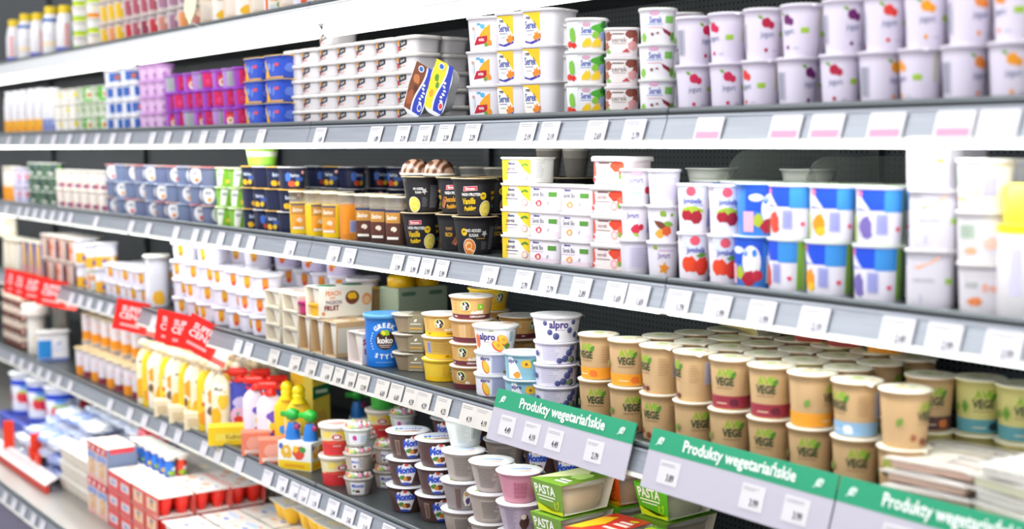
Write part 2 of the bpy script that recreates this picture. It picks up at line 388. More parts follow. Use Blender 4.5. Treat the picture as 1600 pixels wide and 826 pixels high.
tags('D', [(x, '', .045, 1) for x in (20, 34, 48, 62, 76, 92, 110, 172, 203, 226, 255, 278, 319, 341, 374)])
tags('D', [(418, ''), (441, '1.99'), (461, '1.69'), (474, '1.69'), (491, '1.79'), (520, '2.49'), (545, '2.65'), (570, '2.19'), (606, '1.99')])
tags('E', [(8, '', .05, 1), (22, '', .05, 1), (36, '', .05, 1), (52, '', .05, 1), (66, '', .05, 1)])
# ================================================================ green shelf signs
def sign(px0, px1, i, prices):
    z = SH['C']; x0, x1 = PX(px0, 1.44, z), PX(px1, 1.44, z); L = x1 - x0; s = MB()
    s.box(0, -.001, -.062, L, .001, .0, M('c4c0ce', .35, alpha=.95), 0); o = link('shelf_sign', s, None, (x0, 1.437, z), (-.30, 0, 0))
    o.location = (x0, 1.4375, z + .002)
    b = MB(); b.box(0, -.0015, 0, L, .0012, .036, M('1f9a70', .4)); bd = link('green_band', b, o)
    p = MB(); Lm = L * 1000
    def leaf(cx):
        a = [LEAF(cx - 8, 13, 18, 11, 35, 'e9f7f0'), LEAF(cx - 5.5, 14.5, 13, 6.5, 35, '1f9a70'), LEAF(cx + 2, 12, 13, 9, 100, 'e9f7f0'), LEAF(cx + 2, 14, 9, 4.5, 100, '1f9a70')]
        a.append(P([(cx - 11, 10), (cx - 9.6, 9.4), (cx + 3, 20), (cx + 2, 21)], 'e9f7f0')); return a
    art = leaf(26) + leaf(Lm - 30) + [T('Produkty wegetariańskie', Lm / 2 + 2, 18, 26, 'f4fbf8', .022, sx=(Lm - 118) / 300)]
    paint(p, art, lambda u, v, q: (u / 1000, -.0017 - q, v / 1000), 0); link('lettering', p, bd)
    for j, (u, pr) in enumerate(prices):
        c = MB(); c.box(-.024, -.0006, -.019, .024, .0002, .019, M('dcd9de', .4)); c_ = link('price_slip', c, o, (u * L, -.0014, -.029))
        q = MB(); paint(q, LINES(-20, 9, 14, 15, '8b8b96', 2, .8, j) + [T(pr, 6, -8, 16, '2b2b33', .012, sx=.66)], lambda u, v, w: (u / 1000, -.0008 - w, v / 1000), 0); link('printing', q, c_)
    tag(o, ['green sign reading Produkty wegetarianskie beside stacked coconut and oat yogurts', 'blurred green vegetarian products sign in the middle of the three', 'near green vegetarian products sign partly under clear packs'][i], 'sign', 'green vegetarian shelf signs')
sign(774, 990, 0, [(.14, '4.49'), (.33, '4.19'), (.5, '4.49'), (.78, '2.79')]); sign(1016, 1306, 1, [(.15, '3.89'), (.62, '3.99'), (.84, '3.99')]); sign(1309, 1690, 2, [(.3, '3.99'), (.6, '4.59')])
# ================================================================ red promotion cards
def promo(px, i, roll=0, yaw=0, up=0):
    z = SH['C']; X, Y, Z = rail_pt('C', px, .3); c = MB()
    c.box(-.052, -.0008, -.048, .052, .0008, .048, M('ee2119', .4), 0)
    o = link('promotion_card', c, None, (X, Y - .02, Z - .012 + up), (0, radians(roll), face(X, Y) + radians(-14 + yaw)))
    p = MB(); paint(p, [T('SUPER', 0, 20, 24, 'fbe3e6', .03, sx=.95), T('CENA', 0, -2, 26, 'fbe3e6', .03, sx=1.05), R(-30, -34, 30, -25, 'f7a7a8')], lambda u, v, q: (u / 1000, -.001 - q, v / 1000), 0); link('lettering', p, o)
    h = MB(); h.box(.056, .001, -.046, .092, .002, .030, M('f6c9cc', .3, alpha=.75)); h.box(.0, .0009, -.050, .094, .0016, -.034, M('ef5b52', .4)); link('tag_holder', h, o)
    where = ['beside the blue and brown boxes, first of four', 'second of four beside the boxes', 'third of four beside the boxes', 'last of four beside the boxes', 'hanging alone between the two clusters', 'first of three in the cluster', 'middle of three in the cluster', 'tilted last of three in cluster'][i]
    tag(o, 'red super price card ' + where, 'promotion card', 'red promotion cards on the rail')
for i, a in enumerate([(32, 8, -28), (46, 8, -22), (64, 9, -10), (90, 10, 0), (215, 12, 0), (278, 9, -20), (297, 10, -12), (325, 28, 0)]): promo(a[0], i, a[1], a[2], .005)
# ================================================================ kinds of goods
W = 'f3f1f6'
def fruit(x, y, r, c, s=1): return [BL(x, y, r, r * .85, c, s, 14, .12), BL(x + r * .9, y - r * .3, r * .6, r * .6, c, s + 1, 12, .15)]
# --- curd and yogurt tubs on the upper shelf
cup('sorek', 'curd_tub', 'tub', .093, .070, .0348, 7, .88, 'dedadd', [P([(-44, 17), (-28, 20), (-28, 29), (-44, 27)], 'f2a321'), P([(-30, 10), (6, 17), (8, 32), (-27, 26)], '23222a'),
    T('Serek', -11, 21, 11, 'e9e6e6', .01, 12, .8), BL(-35, 11, 8, 6, '7a2f36', 4), R(-30, 8, -2, 9.6, 'e79a8c'), R(-28, 5, -8, 6.4, 'c9867c')], lid='eeeae6', ls='plastic', rough=.5)
cup('sorekpink', 'curd_tub', 'tub', .093, .070, .0348, 7, .88, 'dedadd', [P([(-44, 17), (-28, 20), (-28, 29), (-44, 27)], 'f2a321'), P([(-30, 10), (6, 17), (8, 32), (-27, 26)], '23222a'),
    T('Serek', -11, 21, 11, 'e9e6e6', .01, 12, .8), BL(-36, 10, 8, 7, 'c2143d', 4), LEAF(-30, 6, 10, 6, 10, '3f8f3f'), R(-22, 8, 2, 9.6, 'f28a86')], lid='eeeae6', ls='plastic', rough=.5)
_rm = [E(0, 56, 0, 0, W)][:0]
def rmlab(x, big):
    if big: return [P([(x - 17, 6), (x - 8, 5), (x + 19, 8), (x + 19, 51), (x - 17, 50)], 'fbf7ee'), P([(x - 8, 51), (x + 19, 51), (x + 19, 20), (x + 8, 34)], 'f6c51c'), R(x - 17, 49, x + 19, 52, 'f6c51c'), P([(x - 17, 9), (x - 4, 6), (x + 19, 11), (x + 19, 8), (x, 2.5), (x - 17, 6)], '4036a0'),
        T('rm', x - 6, 44, 8, '2b2b66', .04), T('Serek', x - 1, 32, 17, '2c47a8', .02, 0, .62), R(x - 12, 23, x + 6, 24.4, '8892b8'), STAR(x + 12, 15, 9, 'f08a24', 7, 80, .5), R(x - 10, 17, x + 2, 18, 'a9a9b8')]
    return [E(x + 6, 43, 5, 4, '56b4dc'), P([(x + 22, 46), (x + 22, 16), (x - 4, 16), (x, 30), (x + 10, 40)], 'f6a823'), T('rm', x - 2, 47, 7, '3aa0d0', .05), P([(x - 14, 12), (x + 16, 15), (x + 16, 27), (x - 6, 26)], 'bb1433'),
            T('mix', x + 3, 21, 8, 'fbeaea', .03), BL(x + 20, 15, 6, 5, 'f0912a', 3), BL(x + 13, 12, 4, 3.5, '6aa23a', 5), E(x - 14, 30, 3, 9, 'd6dbe6'), E(x - 14, 40, 2.5, 3, 'caa08c')]
cup('rmred', 'curd_tub', 'tub', .088, .088, .0655, 4.5, .86, 'e8e5ec', SCL(rmlab(-4, 0), 1.2, -4, 24), lid='f3f2f2', ls='foil')
cup('rmyel', 'curd_tub', 'tub', .088, .088, .0655, 4.5, .86, 'e8e5ec', SCL(rmlab(-14, 1), 1.22, -14, 14), lid='f3f2f2', ls='foil')
cup('green', 'curd_cup', 'cup', .076, .076, .056, 3, .84, 'f2f2f6', [R(-44, 2, -14, 50, 'eef2f6'), T('Serek', 2, 34, 15, '3558b8', .02, 0, .6), E(2, 45, 8, 4, 'd9a9c4'), R(-10, 26, 12, 27.2, '7aa0d0'),
    BL(28, 38, 15, 9, '4fae35', 2), BL(38, 44, 9, 7, '2c7a2f', 6), BL(20, 26, 7, 7, '8cc63c', 7), BL(34, 24, 8, 9, '9aa5d8', 8)] + [LEAF(-6 + 5 * i, 2, 16 + 5 * (i % 2), 6, 70 + 8 * (i % 4), 'f6cf1e') for i in range(8)] +
    [BL(-34, 9, 7, 6, 'e0381f', 1), BL(-24, 7, 6, 5, 'd8261a', 2), BL(-26, 26, 6, 14, '7fc241', 3), R(46, 4, 66, 44, 'b9bcc4')] + LINES(48, 6, 64, 42, '6e7078', 8, .8), lid='f5f4ef')
cup('brown', 'curd_cup', 'cup', .062, .070, .049, 4, .88, 'f0e9ec', [R(-30, 4, 34, 44, 'f7f0ee'), BL(-27, 34, 9, 9, '9c5a4a', 1), BL(-31, 16, 7, 9, 'b4705c', 2), BL(20, 38, 13, 8, '8a4236', 3), BL(28, 28, 7, 8, 'a45748', 4), BL(20, 17, 9, 9, 'e6a5a8', 5),
    T('serek', -5, 28, 13, '9a8a88', .01), R(-18, 38, 4, 40, '70564e'), R(-18, 21, 8, 22, 'b09a96'), P([(0, 6), (16, 6), (10, 13)], 'cc4048'), BL(-26, 7, 5, 4, '86b85a', 6), R(-31, -1, 31, 3, 'efe6ea')], lid='f6f2f2')
cup('darkred', 'curd_cup', 'cup', .064, .064, .057, 2.6, .84, 'f3f1f7', [T('Serek', -4, 37, 16, '3558b8', .02, 0, .62), E(-6, 49, 9, 4, 'dca8c8'), R(-20, 29, 10, 30.2, '8aa8d8'), R(-18, 24, 8, 25.2, 'e8a0a8'), R(14, 32, 30, 44, '7cc25a'), P([(8, 24), (26, 16), (26, 8), (12, 16)], '8d2438'),
    BL(-10, 13, 3, 3, '8a5a60', 2), BL(0, 15, 3, 2, '9a6a60', 3), BL(-28, 8, 6, 8, '8ac84a', 4), BL(30, 9, 6, 8, '6ab23a', 5)], lid='eef2ea')
FR = [('raspberry', 'd01c52'), ('cherry', 'b5123c'), ('plum', '6c1a66'), ('strawberry', 'e23a34'), ('orange', 'f6a11e'), ('peach', 'f6913c')]
for nm, c in FR:
    cup('tall_' + nm, 'yogurt_cup', 'yogurt cup', .062, .062, .076, 2.2, .78, 'e6def0', [BL(0, 54, 8, 8, c, 3, 14, .12), BL(8, 50, 5, 6, c, 5), LEAF(-6, 60, 10, 5, 150, '7aa83a'), T('jogurt', 2, 36, 13, '8a8fae', .012, 0, .75), R(26, 33, 40, 41, 'a5cc3c'), E(0, 12, 3.5, 3, c),
        R(12, 10, 22, 12, 'c3c3d4')] + BAR(-62, 12, -44, 56, 4, 'dcdbe8', '8f8fa6') + [R(58, 30, 60, 70, 'b7c24a')], lid='f4f0f8')
# --- far end of the upper shelf
def bottle(key, name, cat, r, h, body, cap, capr, art=(), neck=.72, shoulder=.62, caph=.025, fill=None):
    b = MB(); b.lathe([(r * .92, 0), (r, .004), (r, h * shoulder), (r * .9, h * (shoulder + .08)), (capr * neck * 1.2, h - caph * 1.4), (capr * neck, h - caph)], M(body, .3), n=24)
    c = MB(); c.lathe([(capr, h - caph), (capr * 1.04, h - caph + .002), (capr * 1.0, h - .002), (capr * .9, h)], M(cap, .35), n=24)
    for j in range(24): a = 2 * pi * j / 24; c.box(capr * cos(a) - .0006, capr * sin(a) - .0006, h - caph + .002, capr * cos(a) + .0006, capr * sin(a) + .0006, h - .003, M(cap, .35))
    kids = [('cap', c, [])]
    if art:
        a = MB(); paint(a, art, lambda u, v, o: ((r + o) * sin(u / 1000 / r), -(r + o) * cos(u / 1000 / r), v / 1000), 4); kids.append(('label', a, []))
    reg(key, name, cat, b, kids, r * 2.05, r * 2.05, h)
bottle('yelcap', 'milk_bottle', 'bottle', .033, .185, 'f6f5f8', 'f6d415', .023, [R(-50, 40, 50, 58, 'fbe6c8'), BL(0, 80, 14, 10, 'f0eef4', 3), R(-60, 130, 60, 140, '3c74c8')], 1.0, .60, .028)
bottle('bluebase', 'milk_bottle', 'bottle', .033, .175, 'f6f2f6', 'f6d415', .023, [R(-70, 0, 70, 26, '4a58c4'), R(-10, 30, 6, 110, 'f2b4b4'), BL(20, 70, 12, 20, 'e8eef8', 2)], 1.0, .60, .028)
bottle('orangebase', 'yogurt_drink', 'bottle', .026, .170, 'f6f3f6', 'f7f6fa', .020, [R(-80, 0, 80, 54, 'f8a81e'), BL(0, 40, 12, 14, 'fbc840', 3), BL(30, 50, 14, 8, 'f8a81e', 4), R(-12, 70, 12, 120, 'eceaf4')], 1.0, .66, .02)
bottle('bluedrink', 'yogurt_drink', 'bottle', .026, .165, 'f1f1f8', 'f4f4fa', .020, [R(-80, 0, 80, 52, '7d88c4'), BL(0, 40, 16, 10, 'a6b0dc', 3)], 1.0, .66, .02)
cup('striped', 'yogurt_cup', 'yogurt cup', .075, .075, .05, 3, .85, 'fbf8f4', [R(-150, 0, 150, 16, 'f59a1c'), R(-20, 22, 20, 40, 'fff4da')], lid='fffdf6')
cup('stripedgreen', 'yogurt_cup', 'yogurt cup', .075, .075, .05, 3, .85, 'fbf8f4', [R(-150, 0, 150, 14, 'cbe01a'), R(-150, 14, 150, 18, '97cf1e')], lid='fffdf6')
def jelly(key, c, top='f2e6d8'):
    cup(key, 'jelly_cup', 'jelly cup', .066, .066, .072, 3, .8, 'f3ecec', [R(-28, 8, 28, 54, c), E(0, 44, 9, 9, 'f3dfc8')], alpha=.55, lid=top, fill=(M(c, .15), .85))
for k_, c_ in (('jyel', 'edc318'), ('jred', 'cc2a3e'), ('jpink', 'b05468'), ('jwine', '962f4a'), ('jrose', 'd28a7c'), ('jorange', 'ec9a58'), ('jmauve', 'a87a94')): jelly(k_, c_)
cup('whitebox', 'dessert_cup', 'dessert cup', .075, .075, .105, 5, .86, 'f7efe8', [R(-30, 12, 30, 60, 'fbfaf4'), BL(0, 26, 22, 16, 'f8c51c', 4), R(-20, 66, 20, 82, 'c8a088')], lid='fdfcf8', ls='plastic')
cup('tanbox', 'dessert_cup', 'dessert cup', .075, .075, .11, 5, .86, 'e6d2bc', [R(-30, 20, 30, 70, 'f4e8dc'), BL(4, 80, 12, 8, 'f08a2c', 4)], lid='fdfcf8', ls='plastic')
cup('yelcup', 'yogurt_cup', 'yogurt cup', .06, .06, .05, 2.4, .84, 'f7f3ea', [BL(0, 30, 14, 12, 'f8dc3c', 4), R(-22, 4, 22, 12, 'e8e4ee'), E(0, 12, 6, 4, 'c6cbe4')], lid='f6f2e4')
cup('limecup', 'yogurt_cup', 'yogurt cup', .065, .065, .05, 4, .84, '62c41c', [R(-26, 6, -4, 44, 'e9f0e0'), BL(-14, 22, 8, 8, 'f08a3c', 4), R(30, 8, 60, 40, 'b8c4b0')], lid='f2f6ee')
cup('greygreen', 'yogurt_cup', 'yogurt cup', .065, .065, .05, 4, .84, 'c9d4ba', [BL(0, 24, 14, 12, '7fa85e', 4), E(6, 30, 7, 6, 'e88a4c'), R(-28, 4, 28, 10, 'eef0e8')], lid='f2f6ee')
cup('bluepack', 'yogurt_cup', 'yogurt cup', .065, .065, .048, 4, .86, 'e4e8f4', [R(-30, 6, 30, 36, '3d6cc2'), E(0, 22, 10, 8, 'dc7a4c'), R(-14, 6, 12, 10, 'e8eef8')], lid='f4f3f8', ls='plastic')
cup('lilaccup', 'yogurt_cup', 'yogurt cup', .06, .06, .048, 2.6, .8, 'dcb4e0', [R(-20, 6, 20, 34, 'e9c8ea'), BL(0, 18, 10, 9, 'c08ac8', 4)], lid='c88ad4')
FA = [R(-20, 3, 20, 46, 'b02ab0'), E(0, 22, 15, 18, 'ea4a3c'), E(0, 16, 11, 12, 'f8efe6'), E(0, 18, 5, 5, 'f0962e'), R(-12, 36, 12, 42, 'c81e2c')]
cup('violetface', 'kids_yogurt', 'yogurt cup', .056, .056, .052, 2.6, .8, 'a868c8', FA, lid='a84cc4')
cup('violetgrey', 'kids_yogurt', 'yogurt cup', .056, .056, .052, 2.6, .8, 'b48ad0', [R(-16, 4, 16, 44, 'b5bdba')] + LINES(-13, 8, 13, 42, '8d938f', 7, .8) + [E(38, 22, 12, 14, 'ec5a4c')], lid='b070cc')
cup('violetred', 'kids_yogurt', 'yogurt cup', .056, .056, .052, 2.6, .8, '9a3cb0', [R(-18, 6, 18, 46, 'd81a5c'), BL(0, 22, 9, 9, 'e83c78', 4)], lid='b03ce0')
cup('bluebanana', 'yogurt_pack', 'yogurt pack', .11, .085, .058, 6, .9, '2b52c8', [R(-54, 0, 54, 3, 'f2b62a'), BL(-18, 30, 9, 10, '7f9ae4', 3), BL(6, 26, 10, 12, '5f7edc', 5), P([(-50, 2), (-30, 4), (-34, 20), (-42, 34), (-48, 46), (-38, 48), (-24, 20), (-16, 6), (-22, 0), (-46, -1)], 'f4b41e'), BL(-46, 34, 8, 8, 'cdd9ee', 6), R(16, 30, 40, 38, 'e04a56'), BL(52 + 20, 26, 14, 13, '5f7edc', 7), BL(52 + 55, 28, 12, 12, '7f9ae4', 8)], lid='e9c257', lart=[BL(0, 10, 26, 16, 'c83a8c', 3), R(-40, -30, 40, -10, '4a66d8')])
# --- middle shelf
cup('orangetall', 'yogurt_drink', 'bottle', .055, .055, .14, 3, .9, 'f8f0e4', [R(-80, 0, 80, 60, 'f8a11e'), E(0, 64, 22, 8, 'f8e8d0')], lid='fdf8e0')
cup('lilactall', 'yogurt_cup', 'yogurt cup', .055, .055, .068, 3, .86, 'ded6ee', [BL(0, 34, 12, 12, 'e88a9c', 4), R(-12, 8, 10, 16, '9aa4dc')], lid='f4eefa')
cup('forest', 'dessert_cup', 'dessert cup', .06, .06, .052, 2.6, .8, '55735c', [BL(0, 24, 16, 10, '2f4c38', 3), BL(-14, 14, 8, 6, 'f0f0ea', 4), BL(20, 12, 9, 7, 'e4623c', 5), BL(24, 36, 9, 6, '86c85a', 6), BL(-4, 36, 8, 4, '4a4a74', 7)], lid='f2f5ec')
cup('creamberry', 'yogurt_cup', 'yogurt cup', .066, .066, .068, 3, .82, 'f1e4da', [R(-28, 26, 28, 58, 'f7eee6')] + LINES(-20, 32, 20, 54, 'd8b8b0', 4, 1.2) + [BL(-16, 12, 9, 8, '8a5a86', 3), BL(0, 14, 9, 9, 'dc3c6c', 4), BL(17, 11, 9, 8, 'e8503c', 5)], lid='fbf8f2')
for k_, bc, dc, lc in (('riceA', '6a7396', 'ef8a3a', 'e4b498'), ('riceB', '737a98', 'ea5a48', 'e08080'), ('riceC', '6f7d9e', 'f2a832', 'c6d2e8')):
    cup(k_, 'rice_dessert', 'rice dessert', .066, .066, .053, 2.8, .82, bc, [E(0, 27, 22, 24, 'f0eef2'), T('RISO', 0, 34, 12, '2f4672', .03, 0, .8), E(3, 14, 7, 7, dc), R(44, 8, 66, 40, '8d95b0')] + LINES(46, 10, 64, 38, 'b6bccf', 6, 1), lid=lc)
cup('ricegreen', 'rice_dessert', 'rice dessert', .066, .066, .053, 2.8, .82, '86c23a', [P([(-18, 2), (-8, 50), (-30, 50), (-38, 2)], 'f2f4ea'), T('RISO', -20, 34, 11, '2f4672', .03, 0, .7), E(2, 14, 6, 7, 'f4d23a'), P([(24, 2), (38, 50), (50, 50), (40, 2)], 'f2f4ea')], lid='f4f2dc')
cup('limelid', 'rice_dessert', 'rice dessert', .09, .09, .045, 2.4, .8, 'a9e84a', [R(-60, 22, 60, 36, 'eef6e0')], lid='f4faf0')
NV = [T('Belriso', -4, 34, 13, 'd9e4fa', .02, 0, .75), E(20, 42, 5, 5, 'f09ab0'), E(20, 42, 2.4, 2.4, 'fbe6ea'), BL(-14, 12, 9, 8, 'f6bc1c', 3), BL(4, 13, 7, 7, 'f2ca3a', 4), BL(10, 24, 14, 6, '3a5cae', 5)] + [R(38, 4, 52, 46, 'd9d9da'), R(58, 6, 92, 44, '34364a')] + LINES(60, 9, 90, 42, '9a9cae', 8, .7)
cup('navy', 'rice_dessert', 'rice dessert', .068, .068, .055, 2.8, .84, '1d2547', NV, lid='f0c04c')
cup('navyred', 'rice_dessert', 'rice dessert', .068, .068, .055, 2.8, .84, '1b2142', [a for a in flat(NV) if a[-1] != 'f6bc1c'] + [BL(-12, 12, 10, 8, 'e2582e', 3), BL(-22, 30, 8, 12, '4a74d8', 9)], lid='e8e6ea', lart=[R(-26, -8, 20, 10, '3aa0dc')])
def satino(key, c, c2, body):
    cup(key, 'layered_dessert', 'dessert cup', .058, .058, .108, 3.2, .84, 'f4ead8', [R(-93, 1, 93, 79, body), R(-28, 12, 14, 50, c2), R(-28, 50, 14, 76, 'c98f3e'), T('Satino', -7, 62, 14, 'fdf6e6', .02, 0, .8, .25), R(-28, 74, 14, 78, '33406c'), E(-2, 36, 8, 6, 'f4e3cf'), BL(-8, 26, 8, 7, c, 4), R(-22, 13, 10, 19, 'f4efe6')] ,
        alpha=.28, fill=(M(body, .3), .76), lid='f0e6ca')
satino('satyel', 'f09a1c', 'f4a63a', 'f5cf12'); satino('satchoc', '5a2f24', '5e3226', '3f241b')
cup('satorange', 'layered_dessert', 'dessert cup', .058, .058, .108, 3.2, .84, 'f4ead8', [R(-93, 1, 93, 84, 'e08a2a'), R(-28, 14, 28, 80, 'f4941e')] + BAR(-8, 18, 16, 46, 4, 'cfd3ee', '3f57a8'), alpha=.28, fill=(M('d8822a', .3), .8), lid='f0e6ca')
def ehr(key, art): cup(key, 'pudding_cup', 'pudding cup', .094, .094, .0765, 2, .72, '232126', art, lid='c9b48a', lart=[E(0, 0, 40, 40, '2a2430'), BL(6, 4, 22, 18, 'e0a85c', 3)], rough=.38)
def logo(x, y, s=1): return [P([(x - 17 * s, y - 5 * s), (x + 17 * s, y - 3 * s), (x + 16 * s, y + 6 * s), (x - 15 * s, y + 5 * s)], 'f3d8dc'), P([(x - 16 * s, y - 4.2 * s), (x + 16 * s, y - 2.3 * s), (x + 15.2 * s, y + 5.2 * s), (x - 14.3 * s, y + 4.2 * s)], 'd3263c'), T('Ehrmann', x, y + .4, 7.6 * s, 'fbeff0', .03, 2, .85)]
def badge(x, y): return [E(x, y, 8, 8, 'f2c71e'), T('20g', x, y + 1, 6, '232126', .04)]
def yog(x, y, c, sw): return [E(x, y, 17, 18, 'e9e4da'), E(x, y, 15.2, 16.2, c), E(x - 2, y + 2, 10, 9, sw, rot=30), E(x - 1, y + 1, 7, 5, c, rot=40), E(x + 4, y - 6, 9, 2.2, sw, rot=-25)]
ehr('ehrvan', logo(-6, 55) + [T('HIGH PROTEIN', -3, 43, 8.5, 'f4f2ee', .03, 0, .85), T('Vanilla', -10, 29, 18, 'f4c81c', .03, 3, .72, .2), T('Pudding', -8, 14, 13, 'f4c81c', .035, 4, .75, .2)] + badge(26, 40) + yog(34, 13, 'ecd44c', 'f4e27c') + [T('WITH RICH', 64, 46, 9, 'f4c81c', .03, 0, .7), T('SMOOTH', 64, 35, 9, 'f4c81c', .03, 0, .7), R(56, 15, 76, 21, '2fa09a')])
ehr('ehrcho', logo(-6, 55) + [T('HIGH PROTEIN', -3, 43, 8.5, 'f4f2ee', .03, 0, .85), T('Chocolate', -12, 29, 16, 'efae2e', .03, 3, .62, .2), T('Pudding', -10, 14, 13, 'efae2e', .035, 4, .75, .2)] + badge(26, 40) + yog(36, 15, '6e3c26', '8d5536') + [T('FUNKY', -50, 46, 9, 'c99a5a', .03, 0, .6), T('RICH', -52, 33, 12, 'e8b43a', .03, 0, .7), P([(-46, 14), (-30, 36), (-26, 34), (-40, 12)], '9c5a3a'), P([(-40, 12), (-26, 30), (-22, 28), (-34, 9)], 'b87350')])
ehr('ehrcar', badge(-32, 45) + [T('NO ADDED', -8, 48, 9, 'f0eeea', .03, 0, .75), T('SUGAR', -8, 38, 9, 'f0eeea', .03, 0, .8), STAR(18, 42, 8, 'c4c1bc', 5, 60, .5), R(-2, 31, 20, 32.5, 'c89a3a')] + yog(-20, 14, 'e8822c', 'f8cf9c') + [R(30, 6, 52, 58, '34343c')] + LINES(31, 8, 51, 56, 'a5a5ac', 13, .8) + [R(56, 12, 64, 56, '4b7d6a')] + LINES(10, 8, 26, 26, '8a8a94', 6, .8))
ehr('ehrinfo', [T('NO ADDED', -24, 50, 7, 'f0eeea', .03, 0, .7), T('SUGAR', -24, 42, 7, 'f0eeea', .03, 0, .7), STAR(-8, 45, 8, 'c4c1bc', 5, 60, .5), R(6, 6, 36, 60, '35353c')] + LINES(7, 8, 35, 58, 'a9a9b0', 15, .8) + yog(-36, 15, 'ecd44c', 'f4e27c') + LINES(-14, 10, 2, 32, '9a9aa2', 6, .8))
cup('sereky', 'curd_tub', 'tub', .082, .082, .0485, 7, .93, 'f7f4ee', [P([(-40, 2), (-20, 4), (-14, 44), (-40, 44)], 'f4cf22'), P([(8, 44), (40, 44), (40, 14), (26, 24)], 'f6d328'), T('Bakoma', -8, 37, 7, '33307c', .04, 0, .8), T('serek', -10, 27, 12, '5a4468', .012, 0, .9), R(-24, 18, 10, 19.6, '6c4c84'), LEAF(18, 32, 12, 5, 20, '5c8a2e'), LEAF(26, 38, 12, 5, -30, '5c8a2e'), E(28, 12, 7, 7, 'c8605c'), E(28, 12, 6, 6, 'f6e6da'), R(-24, 12, 6, 13, 'b8a0b8')] + LINES(52, 8, 80, 40, 'a8b0bc', 8, .8), lid='f8f6f2')
for k_, fc in (('biored', 'd82a4c'), ('biorange', 'f0a030')):
    cup(k_, 'curd_tub', 'tub', .082, .082, .0485, 7, .93, 'f3edf4', [R(-40, 1, 40, 10, 'efdce8'), T('Bakoma', -16, 40, 6, '4a4a9c', .04, 0, .8), T('Serek Bio', -12, 30, 13, '707078', .01, 0, .62), R(16, 26, 36, 35, '58963a'), R(-32, 22, 4, 23, 'c0b0c0'), BL(-10, 13, 8, 6, fc, 4), E(-10, 12, 4, 4, 'f6d8c8'), LEAF(12, 10, 10, 4, 50, 'b6b2cc')] + BAR(44, 8, 62, 38, 4, 'eceaf0', '5a5a62'), lid='f6f3f4')
cup('berrysq', 'curd_tub', 'tub', .082, .082, .0475, 7, .93, 'f4e6ea', [R(-40, 2, 38, 44, 'f5eae8'), BL(-34, 26, 7, 14, 'e25a4a', 3), BL(24, 34, 16, 11, 'e8492e', 4), BL(34, 22, 8, 8, 'ec6a52', 5), LEAF(14, 40, 12, 6, 160, '7ab43a'), E(20, 13, 9, 9, 'f2b4b4'), E(20, 13, 5, 5, 'f6d6d4'), LEAF(32, 8, 12, 7, 90, '74ac3a'), T('serek', -10, 29, 11, 'b08a90', .01), R(-20, 37, 6, 40, '8c6068'), R(-24, 20, 10, 21.4, '8c7078'), BL(-34, 8, 5, 4, 'e04040', 6)] + LINES(48, 10, 78, 38, 'cdb4bc', 6, .8), lid='f8f1f2', ls='plastic')
for k_, a_ in (('pud1', [T('Jogurt', 0, 40, 15, '8a86b4', .03, 0, .7), E(0, 51, 12, 4, 'd8a4c8'), R(-14, 24, 10, 26, 'f0b4b8'), R(-10, 16, 10, 19, 'b4cdf0'), BL(24, 22, 6, 7, 'c8243c', 3)]),
              ('pud2', [R(-22, 8, 22, 50, 'dcd6ec')] + LINES(-18, 12, 18, 46, 'b4b0cc', 8, .9)),
              ('pud3', [T('Jogurt', -6, 40, 13, '8a86b4', .03, 0, .7), BL(0, 16, 9, 9, 'd8304a', 4), BL(10, 19, 5, 6, 'c8243c', 5), LEAF(-6, 8, 14, 6, -20, 'a6cc5a')] + BAR(22, 8, 34, 36, 3, 'd8d8f0', '5a62b4')),
              ('pud4', [BL(0, 46, 6, 6, '8aa83c', 3), LEAF(-18, 34, 34, 12, -30, '7a4030'), BL(-6, 12, 9, 8, 'f0a83c', 4), BL(6, 16, 9, 9, 'dc5a28', 5), LEAF(0, 30, 20, 10, -10, '7eae3c'), BL(16, 44, 3, 3, '8aa83c', 6)]),
              ('pud5', [BL(-14, 50, 4, 4, '8aa83c', 3), R(-8, 44, 20, 46, 'd0a8cc'), T('Jogurt', 2, 36, 13, '9a86b4', .03, 0, .7), STAR(2, 14, 12, 'f2a432', 5, 80, .5), BL(2, 14, 7, 6, 'f0922a', 5)])):
    cup(k_, 'yogurt_cup', 'yogurt cup', .056, .056, .059, 2.3, .8, 'e9e4ef', a_, lid='f3f1f2')
cup('jogcherry', 'yogurt_cup', 'yogurt cup', .058, .058, .078, 2.2, .8, 'f0eaf5', [R(-26, 52, 26, 76, 'dfe4f6'), E(-2, 66, 9, 8, 'e8566c'), T('Jogobella', 0, 50, 13, '4660b8', .03, 0, .7), R(2, 42, 20, 44, '9ab0e0'), BL(0, 34, 20, 7, 'a8c23a', 6), BL(-10, 26, 11, 9, 'b01c34', 3), BL(8, 24, 12, 11, 'a4182e', 4)] + BAR(30, 6, 50, 38, 4, 'c9d0f0', '8a9ad8'), lid='f1eef4')
cup('jogstraw', 'yogurt_cup', 'yogurt cup', .058, .058, .078, 2.2, .8, 'f0eaf5', [R(-26, 52, 26, 76, 'dfe4f6'), E(-2, 66, 9, 8, 'e8566c'), T('Jogobella', 0, 50, 13, '4660b8', .03, 0, .7), BL(-12, 26, 15, 14, 'ee4a24', 3), BL(12, 24, 15, 15, 'ea3a24', 4), LEAF(0, 40, 20, 8, 10, '5f9a3a')], lid='f1eef4')
COW = [R(-30, 36, 34, 76, '1d55d4'), E(14, 40, 17, 26, 'f4f4fa'), E(4, 54, 4, 6, '3a8ae8'), E(20, 54, 4, 6, '3a8ae8'), E(-12, 58, 12, 6, 'e8eefc'), T('Mleczny', -8, 58, 9, 'e8f0fe', .04), BL(10, 14, 14, 12, 'b81c38', 4), BL(24, 18, 9, 9, 'c82a42', 5), BL(-8, 22, 8, 10, 'b8c83a', 6), R(-34, 4, -16, 36, 'f2b4cc')]
